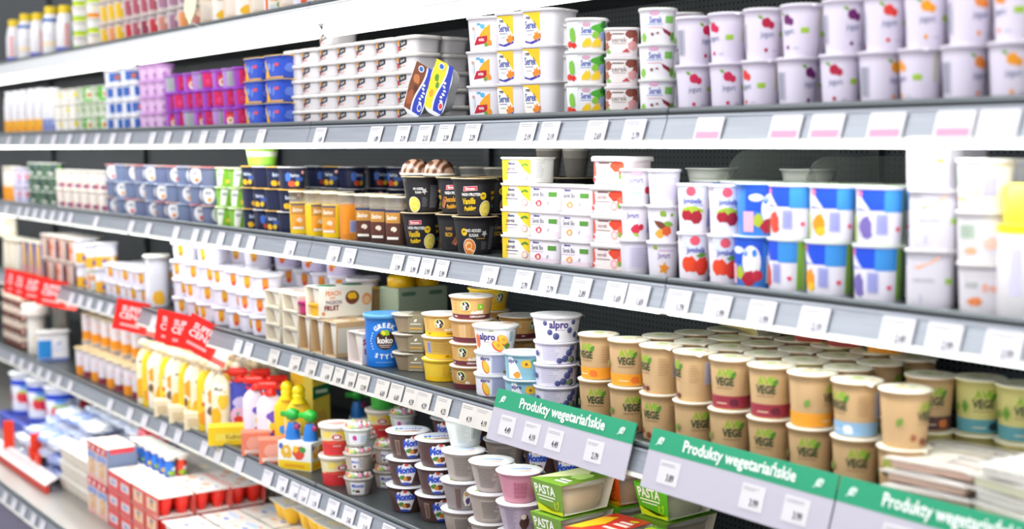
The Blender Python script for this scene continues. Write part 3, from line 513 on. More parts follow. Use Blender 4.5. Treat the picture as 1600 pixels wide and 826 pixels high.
cup('cow', 'yogurt_cup', 'yogurt cup', .068, .068, .08, 2.6, .86, '3e86e4', COW + [R(40, 6, 60, 50, 'dcdcf2')], lid='dfeef0')
for k_, fc in (('blueor', 'f49a1c'), ('bluegr', '7a6ab4'), ('bluered', 'e8503c')):
    cup(k_, 'yogurt_cup', 'yogurt cup', .070, .070, .080, 2.8, .88, 'eeeaf6', [R(-38, 46, 6, 77, '1c50dc'), R(6, 44, 40, 77, '3a92e0'), P([(-38, 77), (-38, 50), (-14, 46)], 'e6e4f8'), E(-32, 70, 5, 5, 'f07a96'), BL(-22, 24, 11, 15, fc, 4), BL(-20, 12, 8, 7, 'f6c42a' if fc == 'f49a1c' else fc, 5), R(40, 2, 52, 77, '86b83c'), E(28, 20, 4, 3.5, 'ea5a78'), R(40 + 14, 2, 96, 76, '5a8e4a')] + BAR(-6, 12, 12, 42, 4, 'c9c9f0', '8f96dc') + [R(-44, 2, -38, 40, 'b0c83c')], lid='e0ecd8')
cup('whitetall', 'yogurt_cup', 'yogurt cup', .068, .068, .079, 4, .9, 'dedae4', [P([(-20, 56), (-14, 52), (14, 66), (18, 74), (0, 62)], 'f0b8a0'), T('naturalny', -6, 38, 10, 'a9a9b8', .0, 0, .8), R(24, 33, 36, 41, 'a5cc5c'), R(-18, 68, 2, 71, 'c8c6d4'), R(-12, 6, -8, 18, 'c8c6d8')], lid='f3f1ee')
cup('whiteinfo', 'yogurt_cup', 'yogurt cup', .066, .066, .066, 3, .88, 'e2dee4', [R(-26, 30, -2, 50, 'bccabc')] + LINES(-25, 32, -3, 48, '8a9a90', 4, 1) + [R(18, 26, 24, 32, '4a5a4e'), BL(-8, 14, 9, 5, 'f2b48c', 4), BL(18, 24, 9, 8, 'f4c4b0', 5)] + [R(28, 18, 48, 44, 'aaa8e0')], lid='f4f2ea')
cup('whitefig', 'yogurt_cup', 'yogurt cup', .066, .066, .066, 3, .84, 'e2dde4', [R(-24, 48, 22, 56, 'dcd6dc'), T('figa', 10, 34, 16, 'f2a890', .03), R(-24, 34, -6, 42, 'b8bcbc'), BL(-10, 16, 11, 6, 'ea8a50', 4)], lid='f4f2ea')
# --- third shelf
cup('bigcream', 'milk_carton', 'carton', .08, .08, .128, 9, .98, 'efe4cf', [R(-30, 20, 30, 100, 'f7f0e4'), BL(0, 60, 18, 30, 'f2dcc4', 3)], lid='f8f3e4')
cup('bluefig', 'milk_carton', 'carton', .075, .075, .13, 9, .98, '2b4fc8', [P([(-38, 0), (-12, 0), (-16, 50), (-22, 128), (-38, 128)], 'e2bc7a'), P([(10, 60), (24, 128), (-6, 128), (0, 80)], 'e2bc7a'), BL(-24, 22, 8, 16, 'eaa0b4', 3), BL(16, 24, 9, 16, 'eaa0b4', 4)], lid='f6efdc')
cup('mixbrown', 'dessert_cup', 'dessert cup', .06, .06, .085, 3, .88, 'd2b8ac', [R(-30, 2, -12, 70, '5a3a42'), R(-12, 2, 4, 70, 'f0a890'), R(4, 2, 18, 70, 'e9dfe4'), R(18, 2, 32, 70, '6a4450'), BL(-4, 40, 7, 12, 'ec7a4a', 3)], lid='f6f0e6')
cup('mixwhite', 'dessert_cup', 'dessert cup', .075, .075, .075, 3, .88, 'f1efe4', [BL(-10, 44, 14, 10, 'f29a2e', 3), BL(12, 26, 12, 12, '7fae74', 4), BL(-14, 18, 9, 7, 'cfdce8', 5), R(-34, 4, -26, 60, 'e8623a')], lid='fbfaf2')
cup('yelpurple', 'dessert_cup', 'dessert cup', .08, .08, .085, 4, .9, 'e9e6f2', [R(-60, 2, 60, 40, 'f4b428'), BL(-6, 20, 9, 11, '7450a8', 3), R(14, 6, 26, 36, 'f2ecdc'), R(-60, 44, 60, 60, 'f4f2fa')], lid='f4f4fa')
for k_, fc in (('drop1', 'f0b02a'), ('drop2', 'ee9030')):
    cup(k_, 'yogurt_cup', 'yogurt cup', .085, .085, .052, 3.4, .84, 'e9e5f4', [P([(-22, 44), (-6, 44), (-4, 20), (-10, 8), (-20, 10), (-24, 26)], fc), BL(-14, 16, 7, 6, 'e0842a' if fc == 'f0b02a' else 'e8503c', 4), R(10, 14, 30, 30, 'f1eef8')], lid='f1eef8', ls='plastic')
cup('dropbig', 'yogurt_cup', 'yogurt cup', .09, .09, .062, 2.4, .84, 'ddd2f2', [P([(-24, 52), (-8, 52), (-6, 26), (-12, 10), (-22, 12), (-26, 30)], 'f0a02a'), BL(-16, 18, 9, 8, 'ec6a34', 4), BL(-6, 26, 6, 6, 'f4b43c', 5)], lid='e6dcf6', ls='plastic')
cup('cleartall', 'yogurt_jar', 'jar', .08, .08, .16, 3, .92, 'eeeef8', [BL(6, 28, 20, 24, 'f0b42c', 3), R(-34, 30, -28, 150, 'fbfbff')], alpha=.8, lid='fbf9ee', ls='plastic')
def sleeve(key, name, cat, w, d, h, card, art_side=(), art_front=(), pot='eee9df', top=(), potlid='cfd8c4', pc=1, art_top=()):
    """cardboard sleeve open at its two ends with pots standing inside, pots one behind the other"""
    b = MB(); t = .0012; cm = M(card, .6) if isinstance(card, str) else card; tp = .9
    def loop(y, i):   # slightly narrower foot
        a = w / 2 - i; return [(-a * tp, y, i), (a * tp, y, i), (a, y, h - i), (-a, y, h - i)]
    for o_, flip in ((0, 0), (t, 1)):
        q0, q1 = loop(-d / 2, o_), loop(d / 2, o_); b.add(q0 + q1, [[k, (k + 1) % 4, 4 + (k + 1) % 4, 4 + k] if not flip else [4 + k, 4 + (k + 1) % 4, (k + 1) % 4, k] for k in range(4)], cm)
    for y in (-d / 2, d / 2):
        q0, q1 = loop(y, 0), loop(y, t); b.add(q0 + q1, [[k, 4 + k, 4 + (k + 1) % 4, (k + 1) % 4] for k in range(4)], M('f1e9da', .6))
    kids = []
    nn = max(1, pc); dd = d / nn
    for i in range(nn):
        p = MB(); cy = -d / 2 + dd * (i + .5); r = min(w, dd) / 2 - .004
        p.lathe([(r * .62, .003), (r * .70, .005), (r * .92, h * .82), (r * .93, h - .006), (r * 1.0, h - .006), (r * 1.0, h - .003)], M(pot, .35), (0, cy), 24)
        l = MB(); l.lathe([(r * .75, h - .0015), (r * .8, h + .001), (r * .6, h + .0016)], M(potlid, .4), (0, cy), 24); kids.append(('pot', p, [('pot_lid', l, [])]))
    ar = MB()
    if art_side: paint(ar, art_side, lambda u, v, o: (w / 2 * (tp + (1 - tp) * v / 1000 / h) + o, u / 1000, v / 1000), 0)
    if art_front: paint(ar, art_front, lambda u, v, o: (u / 1000, -d / 2 - o, v / 1000), 0)
    if art_top: paint(ar, art_top, lambda u, v, o: (u / 1000, v / 1000, h + o), 0)
    if ar.v: kids.append(('label', ar, []))
    reg(key, name, cat, b, kids, w, d, h, h + .002)
sleeve('twincream', 'twin_pack', 'dessert pack', .088, .15, .042, 'efe6d4', LINES(-66, 8, -20, 36, 'c8b49c', 4, 1) + [BL(10, 22, 14, 10, 'b4744c', 3), BL(36, 20, 9, 6, 'e8dccc', 4)], pc=2, potlid='e9dfd4', art_top=[R(-30, -60, 30, 60, 'f5eef0'), BL(8, -20, 14, 22, 'e8c0b4', 2)])
sleeve('brownopen', 'twin_pack', 'dessert pack', .064, .13, .083, KRAFT, [R(-60, 10, 60, 70, 'c9c4b8'), BL(0, 40, 20, 18, 'f0b040', 3)], pc=2, potlid='d8c8b0')
sleeve('peachpack', 'twin_pack', 'dessert pack', .074, .145, .074, 'f1efe4', [T('PEACH', -34, 58, 15, 'f08a4c', .03, 0, .9), T('AND', -36, 47, 7, 'f08a4c', .03), T('PASSION', -32, 36, 13, '7a4a74', .02, 0, .85), T('FRUIT', -38, 22, 17, '8a2c3c', .04, 0, .9), E(18, 46, 19, 17, '7a3f2c'), BL(18, 50, 13, 9, 'f4c02a', 3), E(58, 40, 13, 15, 'f2a06a'), E(58, 38, 9, 10, 'f6cf9c'), BL(-60, 10, 5, 5, 'e09a6a', 3)], pc=2, potlid='3f7a52')
sleeve('strawpack', 'twin_pack', 'dessert pack', .074, .145, .072, 'efe3e0', [T('STRAW', -44, 52, 18, 'c8203a', .04, 0, .9), T('BERRY', -44, 30, 18, 'c8203a', .04, 0, .9), BL(20, 36, 18, 18, 'e0485c', 3)], pc=2, potlid='b8a4a0')
sleeve('mangopack', 'twin_pack', 'dessert pack', .07, .13, .07, KRAFT, [R(-60, 8, 60, 60, 'd8b070')], pc=2, pot='f4c03a', potlid='f6c614')
def jarpack():
    b = MB(); b.box(-.042, -.075, 0, .042, .075, .09, M('aebda3', .6), .004); kids = []
    for i, y in enumerate((-.037, .037)):
        c = MB(); c.lathe([(.031, .088), (.034, .094), (.034, .112), (.030, .118), (.02, .119)], M('f3bd12', .3), (0, y), 24); kids.append(('jar_top', c, []))
    a = MB(); paint(a, [P([(-66, 74), (-58, 80), (-26, 80), (-20, 74), (-28, 70), (-58, 70)], '5f7f68'), P([(14, 74), (22, 80), (54, 80), (60, 74), (52, 70), (22, 70)], '5f7f68')], lambda u, v, o: (.042 + o, u / 1000, v / 1000), 0); kids.append(('cutouts', a, []))
    reg('jarpack', 'jar_pack', 'dessert pack', b, kids, .084, .15, .119, .12)
jarpack()
def stripes(y0, y1, c, dx): return R(-150, y0, 150, y1, c)
def arc_text(s, cx, cy, r, a0, da, size, c): return [T(ch, cx + r * cos(radians(a0 - da * i)), cy + r * sin(radians(a0 - da * i)), size, c, .04, a0 - da * i - 90) for i, ch in enumerate(s)]
cup('kokotub', 'coconut_yogurt_tub', 'tub', .088, .088, .118, 2.3, .86, '1c78d8', [E(2, 62, 24, 23, '3c221c')] + arc_text('GREEK', 2, 60, 36, 128, 17, 15, 'f2f6fa') + [T('koko', 2, 61, 20, 'f6f4f2', .035, 0, .95), R(-14, 49, 18, 51, 'c8b8b0'), R(-10, 45, 14, 46.5, 'c8b8b0'), BL(2, 79, 11, 7, '9cc52a', 3), LEAF(2, 74, 14, 8, 130, 'f2d81c')] +
    [T(ch, -20 + 13 * i, 26 - 3 * sin(i), 15, 'f2f6fa', .04, -18 + 12 * i) for i, ch in enumerate('STYLE')] + [E(-34 + 2 * abs(i), 60 + 6 * i, 1.6, 1.8, 'cfe2f6') for i in range(-3, 4)] + [R(-22, 10, 22, 11, 'a8cdf2'), BL(40, 34, 12, 16, '4cc0ec', 4)], lid='5da2e2', ls='plastic')
def bowlpack(key, body, card, art, lid):
    """shallow clear bowl with foil lid and a card band on its far half"""
    cup(key, 'dessert_bowl', 'dessert bowl', .078, .078, .040, 2, .66, 'b9a78e', (), lid=lid, alpha=.55, fill=(M(body, .4), .78))
    a = MB(); a.box(.004, -.036, .001, .040, .036, .0415, M(card, .6), .001); p = MB(); paint(p, art, lambda u, v, o: (.022 + u / 1000, -.036 - o, v / 1000), 0); paint(p, art, lambda u, v, o: (.040 + o, u / 1000, v / 1000), 0)
    TY[key]['kids'].append(('card_band', a, [('lettering', p, [])])); TY[key]['step'] = .043
bowlpack('hummus', '8c6f4e', '8a8168', [LEAF(-4, 26, 9, 5, 40, 'f2f0e4'), R(-12, 20, 12, 22, 'e8e6da'), R(-14, 10, 14, 13, 'e0a83c'), R(-14, 4, 14, 5, 'd8d4c4')], 'd9d5c8')
bowlpack('mangobowl', 'a8702e', 'cf8a2c', [BL(0, 22, 10, 10, 'e8a83c', 3)], 'e4d0ae')
def panda(x, y, s=1): return [E(x, y, 10 * s, 10.5 * s, '22201f'), BL(x - 1, y, 6.5 * s, 8 * s, 'efece2', 3, 12, .35), BL(x + 3 * s, y - 3 * s, 3.5 * s, 4 * s, '22201f', 5), BL(x - 4 * s, y + 4 * s, 2.6 * s, 3 * s, '22201f', 6), E(x + 6 * s, y - 3 * s, 2.2 * s, 2 * s, 'e08a86')] + [BL(x - 8 * s + 5 * s * i, y - 13 * s + (abs(i - 1.5)) * s, 1.6 * s, 1.4 * s, 'e0422e', i) for i in range(4)]
BROWN = '62202e'
def eko(key, bg, band, art, lid='fbf8f6'): cup(key, 'curd_cup', 'cup', .092, .092, .047, 2, .82, bg, [R(-150, -1, 150, 9.5, band)] + art, lid=lid, lart=[E(0, 0, 42, 42, 'fbf8f6'), R(-22, 4, 20, 9, 'e4c8b4'), R(-18, -8, 14, -4, 'ecd8cc')], rough=.45)
eko('ekobrown', 'd9a865', BROWN, [E(-14, 28, 12.5, 12.5, 'cfd98c')] + panda(-14, 28, .92) + [R(14, 21, 28, 32, '7cc21c'), STAR(21, 26.5, 3, 'd8f0b0', 5), T('ekoSEREK', 14, 14, 9, 'fbf7ef', .05, 0, .8), T('CZEKOLADOWY', 16, 5, 5.2, 'f4e8e0', .04), R(30, 14, 31, 38, 'b47a3a')] + LINES(33, 14, 44, 38, 'b47a3a', 6, .8) + LINES(-44, 16, -34, 36, '8a5a30', 4, .7) + [T('150g', -40, 5, 5, 'f4e8e0', .04)])
eko('ekobrown2', 'c99a5e', BROWN, [R(-36, 10, -20, 38, 'd8b07c'), R(-20, 10, -19, 38, 'efe0c0'), E(14, 27, 12.5, 12.5, 'cfd98c')] + panda(14, 27, .92) + [T('eko', 30, 14, 9, 'fbf7ef', .05, 0, .8)] + LINES(-8, 12, 0, 38, '8a5a30', 6, .7), 'f3ede6')
eko('ekoyel', 'e0b360', 'f4c414', [E(-6, 28, 12.5, 12.5, 'dcd98c')] + panda(-6, 28, .92) + [T('ekoSEREK', 20, 14, 8, 'fbf7ef', .05, 0, .8), T('WANILIOWY', 26, 5, 5, '5a3a12', .04), T('150g', -34, 5, 5, '5a3a12', .04)] + LINES(-42, 14, -34, 38, '8a5a30', 4, .7))
eko('ekoyel2', 'd9b055', 'f2c414', LINES(-20, 14, 24, 40, '8c6a2c', 6, .8) + BAR(-36, 12, -25, 38, 4, 'c9c9ee', '5a5a9a') + [T('150 g', 18, 5, 6, '5a3a12', .04)])
eko('ekoyel3', 'f2cc3a', 'f4c414', [E(14, 28, 12.5, 12.5, 'cfe08c')] + panda(14, 28, .92) + [R(-14, 12, 2, 34, 'e8b82a')], 'f4d42a')
def peach(x, y, s=1): return [E(x, y, 13 * s, 8.5 * s, 'e2502a', rot=-35), E(x + .8 * s, y + 1 * s, 11.8 * s, 7 * s, 'f7c23c', rot=-35), E(x + 1 * s, y + 1.4 * s, 4 * s, 3 * s, 'e8a02c', rot=-35)]
AL = lambda x, y, s: T('alpro', x, y, s, '4a3a86', .035, 0, .95)
cup('alpeach', 'plant_yogurt_cup', 'plant yogurt cup', .094, .094, .052, 2, .78, 'f5f3f6', [AL(-16, 31, 20), R(-10, 43, 0, 45, '8ab03c'), R(-22, 19, -10, 21, 'f0b4b0')] + peach(22, 24, 1.2) + peach(10, 12, 1.2) + [BL(34, 12, 8, 6, '6a8a34', 4), BL(-44, 20, 7, 16, 'ec7a4a', 5)] + LINES(38, 20, 50, 42, '7aa8b8', 7, 1.6), lid='fbf9f6', lart=[E(0, 0, 42, 42, 'fcf8f2'), R(-24, 2, 18, 8, 'c4cfe8'), BL(-20, -20, 12, 9, 'f2b08a', 3), BL(24, 18, 10, 8, 'f0a86c', 4)])
cup('alsmall', 'plant_yogurt_cup', 'plant yogurt cup', .088, .088, .0435, 2.3, .88, 'f1f0f8', [T('alpro', -27, 33, 11, '4a3a86', .035), E(-26, 15, 8, 15, 'e05a34', rot=20), E(-25, 16, 6.6, 13.5, 'f6c83a', rot=20), R(-12, 2, 30, 41, 'c8cae4')] + LINES(-10, 4, 29, 40, '8286b4', 12, .8) + [BL(24, 5, 10, 5, '8a7a48', 4), BL(36, 8, 8, 7, '7a9a3c', 5)], lid='efeef6')
cup('albanana', 'plant_yogurt_cup', 'plant yogurt cup', .088, .088, .049, 2.3, .88, '8fc0d4', [P([(-44, 0), (-10, 0), (-20, 24), (-34, 47), (-44, 47)], 'eceef8'), T('alpro', -32, 36, 11, '4a3a86', .035), BL(-2, 30, 11, 9, 'edc03a', 3), E(-2, 30, 3, 3, '8a5a2c'), LEAF(6, 34, 16, 7, 20, '4f9a7a'), BL(-22, 8, 8, 7, 'f0a63c', 4), BL(26, 30, 9, 8, 'e8bc3a', 5)] + LINES(12, 4, 40, 20, '5a94b0', 5, .8), lid='e8f0f2', lart=[E(0, 0, 40, 40, 'f2f6f4'), BL(0, 10, 16, 8, 'b8d8c8', 2), R(-18, -12, 14, -8, 'a0b4d8')])
def berries(lst): 
    o = []
    for x, y, r in lst: o += [E(x, y, r, r, '454a82'), E(x - r * .2, y + r * .25, r * .6, r * .55, '6a74ae'), E(x, y + r * .1, r * .22, r * .22, '2c2c5a')]
    return o
cup('alblue', 'plant_yogurt_cup', 'plant yogurt cup', .098, .098, .049, 2, .80, 'f4f2fa', [AL(0, 33, 21), R(-4, 22, 14, 23.4, 'b4a8d0'), R(-4, 44, 6, 45.5, '8ab03c')] + berries([(-30, 36, 5), (-20, 18, 6), (-6, 10, 7), (32, 38, 5), (24, 22, 6), (40, 12, 6)]), lid='f7f5f8')
cup('alblueb', 'plant_yogurt_cup', 'plant yogurt cup', .086, .086, .042, 2.3, .88, 'e6e2f4', LINES(-26, 6, 14, 38, 'aaa6cc', 9, .8) + berries([(22, 10, 7), (30, 22, 7), (10, 6, 6), (38, 8, 7), (36, 32, 6), (-40, 20, 6)]) + [LEAF(26, 4, 16, 8, 30, '7a9a4a')], lid='f0eef8')
def vege(key, band, side=0, bc='c9a679', extra=()):
    a = [T('AVE', 0, 58, 18, '8fae2a', .045, 0, .95), LEAF(12, 50, 15, 8, 58, '4f8a2c'), LEAF(9, 54, 11, 6, 110, '86b83a'), T('VEGE', -1, 44, 18, '3f4a2c', .045, 0, .82), R(-18, 33, 14, 34.5, '9a7c58')]
    if band: a += [R(-150, 0, 150, 21, band), BL(18, 10, 9, 7, {'f0a02a': 'e8762a', '9a3040': '6a1c34', '5a3a3a': 'd8783c', '8cb6dc': 'eef0f4', '5a9aa6': '2c3e44'}.get(band, 'c85a3a'), 3), R(-18, 8, 4, 9.4, 'f6e4c4')]
    else: a += [BL(-6, 8, 7, 6, '8a4a3a', 3), BL(8, 6, 6, 5, '6a3428', 5), BL(-24, 14, 5, 5, 'a05a3c', 6)]
    a += LINES(34, 30, 56, 62, '9a7c58', 7, .8) + BAR(62, 28, 80, 66, 4, 'c9c6d6', '8a86a0') + [LEAF(-50, 30, 16, 10, 60, '7a9a44')] + list(extra)
    cup(key, 'oat_yogurt_cup', 'oat yogurt cup', .0735, .0735, .080, 2, .80, bc, a, lid='f6f1e2', lart=[E(0, 0, 34, 34, 'fbf6dc'), BL(-6, 8, 12, 7, 'c6d884', 3), T('VEGE', 2, -6, 13, 'a4b068', .01), BL(16, 14, 7, 5, 'e6bc9c', 5)], rough=.6)
for k_, b_ in (('veg0', None), ('vegor', 'f0a02a'), ('vegred', '9a3040'), ('vegbr', '5a3a3a'), ('vegblue', '8cb6dc')): vege(k_, b_)
for k_, b_, bg in (('vegteal', '5a9aa6', 'cdc57c'), ('vegmaroon', 'b04038', 'e8d7a0'), ('vegamber', 'f0961e', 'ecdc9c'), ('vegyel', None, 'dcd089')): vege(k_, b_, 0, bg, [P([(-36, 40), (-30, 52), (-24, 40), (-30, 28)], '6a9a3a')])
# --- low shelf
cup('choclayer', 'dessert_cup', 'dessert cup', .07, .07, .055, 2.6, .86, '6a4238', [R(-150, 30, 150, 50, 'ead6c4'), BL(-8, 16, 10, 8, 'e8b4a4', 3), BL(20, 14, 9, 7, 'c87a70', 4)], lid='f5ecde')
bottle('whitejug', 'milk_jar', 'jar', .034, .20, 'f8f5ec', 'fffdf4', .052, [R(-20, 30, 20, 80, 'efe8da')], 1.0, .8, .03)
cup('bluelabel', 'cheese_pack', 'cheese pack', .12, .09, .11, 9, .97, 'f1f1f4', [R(-60, 10, -6, 80, '1f8ad8'), BL(20, 50, 26, 20, 'dfe3f2', 3), R(-60, 0, 60, 8, '5a7ad0'), LEAF(10, 60, 30, 8, 30, '8a96d0')], lid='f6f7f6')
cup('jellyor', 'layered_dessert', 'dessert cup', .062, .062, .10, 2.8, .82, 'f0e6e6', [R(-150, 0, 150, 34, 'f5991c'), R(-22, 34, 22, 80, 'ebe2ee'), BL(0, 60, 12, 8, 'f4d4cc', 3)], lid='e9cf96', alpha=.92)
cup('jellyred', 'layered_dessert', 'dessert cup', .062, .062, .10, 2.8, .82, 'eee4ea', [R(-150, 0, 150, 24, '8a3040'), R(-22, 30, 22, 80, 'e6deec'), BL(0, 56, 10, 12, 'd89aa4', 3)], lid='e9cf96', alpha=.92)
def pouch(key, name, w, h, body, cap, art, capshape='cone', bot=.9):
    b = MB(); rs = []; n = 20
    for i in range(11):
        t = i / 10; z = h * .84 * t; ww = w / 2 * (bot + (1 - bot) * min(1, t * 2.2)) * (1 if t < .8 else 1 - ((t - .8) / .2) ** 1.5 * .7); dd = .019 * (1 - t) ** .7 + .006
        rs.append([(ww * cos(2 * pi * j / n), dd * sin(2 * pi * j / n), z) for j in range(n)])
    b.rings(rs, M(body, .3)); c = MB()
    if capshape == 'cone':
        c.lathe([(.008, h * .82), (.008, h * .87), (.013, h * .875), (.0135, h * .95), (.011, h * .975), (.006, h * .98)], M(cap, .35), n=16); c.box(-.020, -.004, h * .90, .020, .004, h * .95, M(cap, .35), .002)
    elif capshape == 'trigger':
        c.lathe([(.016, h * .80), (.017, h * .83), (.013, h * .86), (.011, h * .90)], M(cap, .3), n=16); c.box(-.034, -.012, h * .885, .022, .012, h * 1.0, M(cap, .3), .007); c.box(-.046, -.006, h * .93, -.03, .006, h * .965, M(cap, .3), .003); c.tube([(-.022, 0, h * .89), (-.026, 0, h * .85), (-.02, 0, h * .80)], .004, M(cap, .3))
    elif capshape == 'figure':
        c.ball((0, 0, h * .95), .017, M(cap, .3), 12, (1, .9, 1)); c.lathe([(.020, h * .78), (.021, h * .80), (.014, h * .85), (.018, h * .89), (.012, h * .92)], M(cap, .3), n=16)
    def fn(u, v, o):
        t = max(0, min(1, v / 1000 / (h * .84))); ww = w / 2 * (bot + (1 - bot) * min(1, t * 2.2)) * (1 if t < .8 else 1 - ((t - .8) / .2) ** 1.5 * .7); dd = .019 * (1 - t) ** .7 + .006; x = u / 1000
        return (x, -dd * sqrt(max(0, 1 - (min(abs(x), ww * .985) / ww) ** 2)) - o - .0008, v / 1000)
    kids = [('cap', c, [])]
    if art: a = MB(); paint(a, art, fn, 4, .0005); kids.append(('label', a, []))
    reg(key, name, 'pouch' if name != 'toy_topped_pouch' else 'pouch', b, kids, w, .042, h)
pouch('cream1', 'yogurt_pouch', .056, .21, 'f8edcb', 'fbf1d4', [BL(-8, 50, 18, 34, 'f2b41c', 3), BL(12, 104, 14, 26, 'f5c636', 4), R(-22, 118, 22, 150, 'fbf6e6'), T('Mus', -2, 134, 16, '6a6a58', .03), LEAF(-6, 20, 24, 10, 20, '5f9a34'), BL(16, 40, 10, 16, 'fbf2d8', 6)])
pouch('cream2', 'yogurt_pouch', .056, .21, 'fbf4e0', 'fcf5de', [BL(-8, 106, 18, 26, 'f3a21c', 5), BL(8, 58, 22, 20, 'f5c82c', 6), R(-16, 20, 18, 44, 'fbf6ea'), T('D', 0, 30, 26, '4a4a44', .05), BL(-18, 66, 8, 14, '7a5a3c', 7), R(-6, 128, 10, 134, '7a8cc0')])
pouch('cream3', 'yogurt_pouch', .056, .21, 'f4cf2e', 'f9ecc0', [BL(6, 96, 18, 30, 'fbf3da', 3), BL(-6, 36, 20, 22, 'f09c1c', 5), R(-14, 72, 16, 82, 'd8483c'), T('Bio', 0, 110, 15, '6a78a0', .03), LEAF(0, 14, 26, 10, 40, '4f8a34'), BL(16, 50, 8, 14, 'f8e48a', 6)])
pouch('kidblue', 'spray_top_pouch', .085, .19, '4a54c4', 'ee2a1e', [BL(0, 50, 26, 36, 'e9b9dc', 2, 18, .08), BL(0, 96, 18, 16, 'c9c0ec', 4), BL(-4, 44, 14, 14, 'e43a2c', 5), LEAF(-8, 58, 12, 6, 60, '4a9a3a')], 'trigger')
pouch('kidwhite', 'spray_top_pouch', .075, .19, 'e8dcea', 'ee2a1e', [R(-6, 20, 2, 110, 'f6f2ea'), BL(8, 96, 16, 16, '6a50c0', 2), BL(10, 70, 12, 12, 'f2cc3a', 3), BL(8, 48, 12, 9, '4a50c0', 4), BL(10, 56, 6, 6, 'c8243c', 5)], 'trigger')
pouch('hippo', 'figure_top_pouch', .07, .19, 'efc21c', 'f7d60c', [BL(-8, 70, 12, 12, '3a8ae0', 3), BL(6, 40, 16, 18, 'f07a1c', 4), R(-6, 30, 2, 100, 'f3ece0')], 'figure')
def card(key, name, cat, w, d, h, mat, front=(), side=(), top=(), bev=.0015):
    b = MB(); b.box(-w / 2, -d / 2, 0, w / 2, d / 2, h, M(mat, .5) if isinstance(mat, str) else mat, bev); a = MB()
    if front: paint(a, front, lambda u, v, o: (u / 1000, -d / 2 - o, v / 1000), 0)
    if side: paint(a, side, lambda u, v, o: (w / 2 + o, u / 1000, v / 1000), 0)
    if top: paint(a, top, lambda u, v, o: (u / 1000, v / 1000, h + o), 0)
    reg(key, name, cat, b, [('label', a, [])] if a.v else [], w, d, h)
card('yeltray', 'shelf_carton', 'carton', .14, .06, .052, 'f5cf14', [R(-50, 14, 50, 34, 'f2dd5a'), T('Kubus', 0, 24, 18, 'b88a1c', .03)], [R(-20, 8, 20, 40, 'f2bc10')])
card('salmon', 'shelf_carton', 'carton', .075, .05, .062, 'ee8468', [BL(0, 32, 24, 20, 'f2a894', 3), R(-30, 6, 30, 16, 'f6d6cc')], [R(-20, 4, 20, 50, 'd8301c')])
card('greenyel', 'dessert_box', 'carton', .10, .06, .20, 'e6cf4a', [P([(-48, 110), (-48, 200), (20, 200), (0, 150)], 'f4c21c')], [P([(-30, 130), (30, 140), (30, 172), (-30, 164)], '1c6a3e'), R(-20, 146, 20, 156, 'd8ead0'), BL(0, 60, 22, 40, 'e0b44a', 3), R(-30, 188, 30, 200, 'f2c418')])
def toys():
    b = MB(); b.box(-.05, -.035, 0, .05, .035, .072, M('eef2ec', .5), .0015); a = MB()
    for fn in (lambda u, v, o: (u / 1000, -.035 - o, v / 1000), lambda u, v, o: (.05 + o, u / 1000 * .7, v / 1000)):
        paint(a, [R(-48, 2, 48, 24, 'f4cf1c'), R(-30, 8, 30, 16, 'e8a81c'), BL(-24, 46, 16, 18, 'e8b43a', 3), BL(14, 46, 18, 17, 'e2503a', 4), BL(24, 54, 9, 8, '3a9a4a', 5), BL(4, 54, 8, 8, 'f4c02a', 6), E(-24, 50, 6, 6, 'f6e0b0'), BL(-40, 60, 6, 8, '3a6ac8', 7)], fn, 0)
    kids = [('label', a, [])]
    for i, (x, c) in enumerate(((-.028, '2aa53c'), (.026, '2fae38'))):
        t = MB(); t.lathe([(.018, .07), (.02, .075), (.016, .10), (.012, .115)], M('2a7ad0', .3), (x, 0), 16); t.ball((x, 0, .135), .018, M(c, .3), 12, (1.1, 1, .9)); t.box(x - .034, -.008, .128, x - .008, .008, .142, M(c, .3), .004); t.ball((x + .016, -.004, .105), .009, M('a02c5a', .3), 8); kids.append(('toy_cap', t, []))
    reg('toybox', 'toy_topped_box', 'carton', b, kids, .10, .07, .155)
toys()
cup('mleko', 'curd_cup', 'cup', .086, .086, .072, 2, .76, 'f2e6b8', [R(-150, -1, 150, 30, 'dc3438'), BL(0, 32, 50, 5, 'e4503c', 3, 30, .2), BL(10, 50, 22, 12, 'f0c62a', 4), BL(-28, 52, 14, 9, 'f4dc6a', 5), E(0, 46, 15, 9, 'fbf3f0'), E(0, 46, 13.5, 7.6, 'cc2034'), E(-5, 46, 2.6, 4.6, 'f8eef0'), E(0, 46, 2.6, 5.4, 'f8eef0'), E(5, 46, 2.6, 4.6, 'f8eef0'), R(-12, 22, 12, 25, 'f2b8b0')], lid='efe3dc', ls='plastic', lart=[E(0, 0, 34, 34, 'f2e4dc'), BL(0, 0, 24, 20, 'e6a8a4', 2)], alpha=.96)
def candy(key, art, body, fillc):
    cup(key, 'candy_topped_cup', 'candy topped cup', .070, .070, .042, 2, .74, body, art, ls='dome', alpha=.7, fill=(M(fillc, .4), .86), step=.0585)
    g = random.Random(hash(key) % 99 if False else len(key)); c = MB(); cs = ['e8332e', 'f6cf1c', '3aa84c', '3a7ad8', 'ee7ab4', 'f2872a', '8fd03a', 'f2f0f0']
    for i in range(46):
        a = g.uniform(0, 2 * pi); r = .027 * sqrt(g.random()); c.ball((r * cos(a), r * sin(a), .0455 + g.uniform(0, .006)), .0052, M(g.choice(cs), .25), 7)
    TY[key]['kids'].append(('candy_topping', c, [], 'stuff'))
candy('candy1', [R(-22, 4, -2, 34, 'f1eef6'), T('Mont', -12, 22, 9, '2a50c0', .03), BL(-14, 10, 4, 3, '6a3a24', 3)] + BAR(0, 4, 9, 34, 3), 'dcd0c4', 'b08a6c')
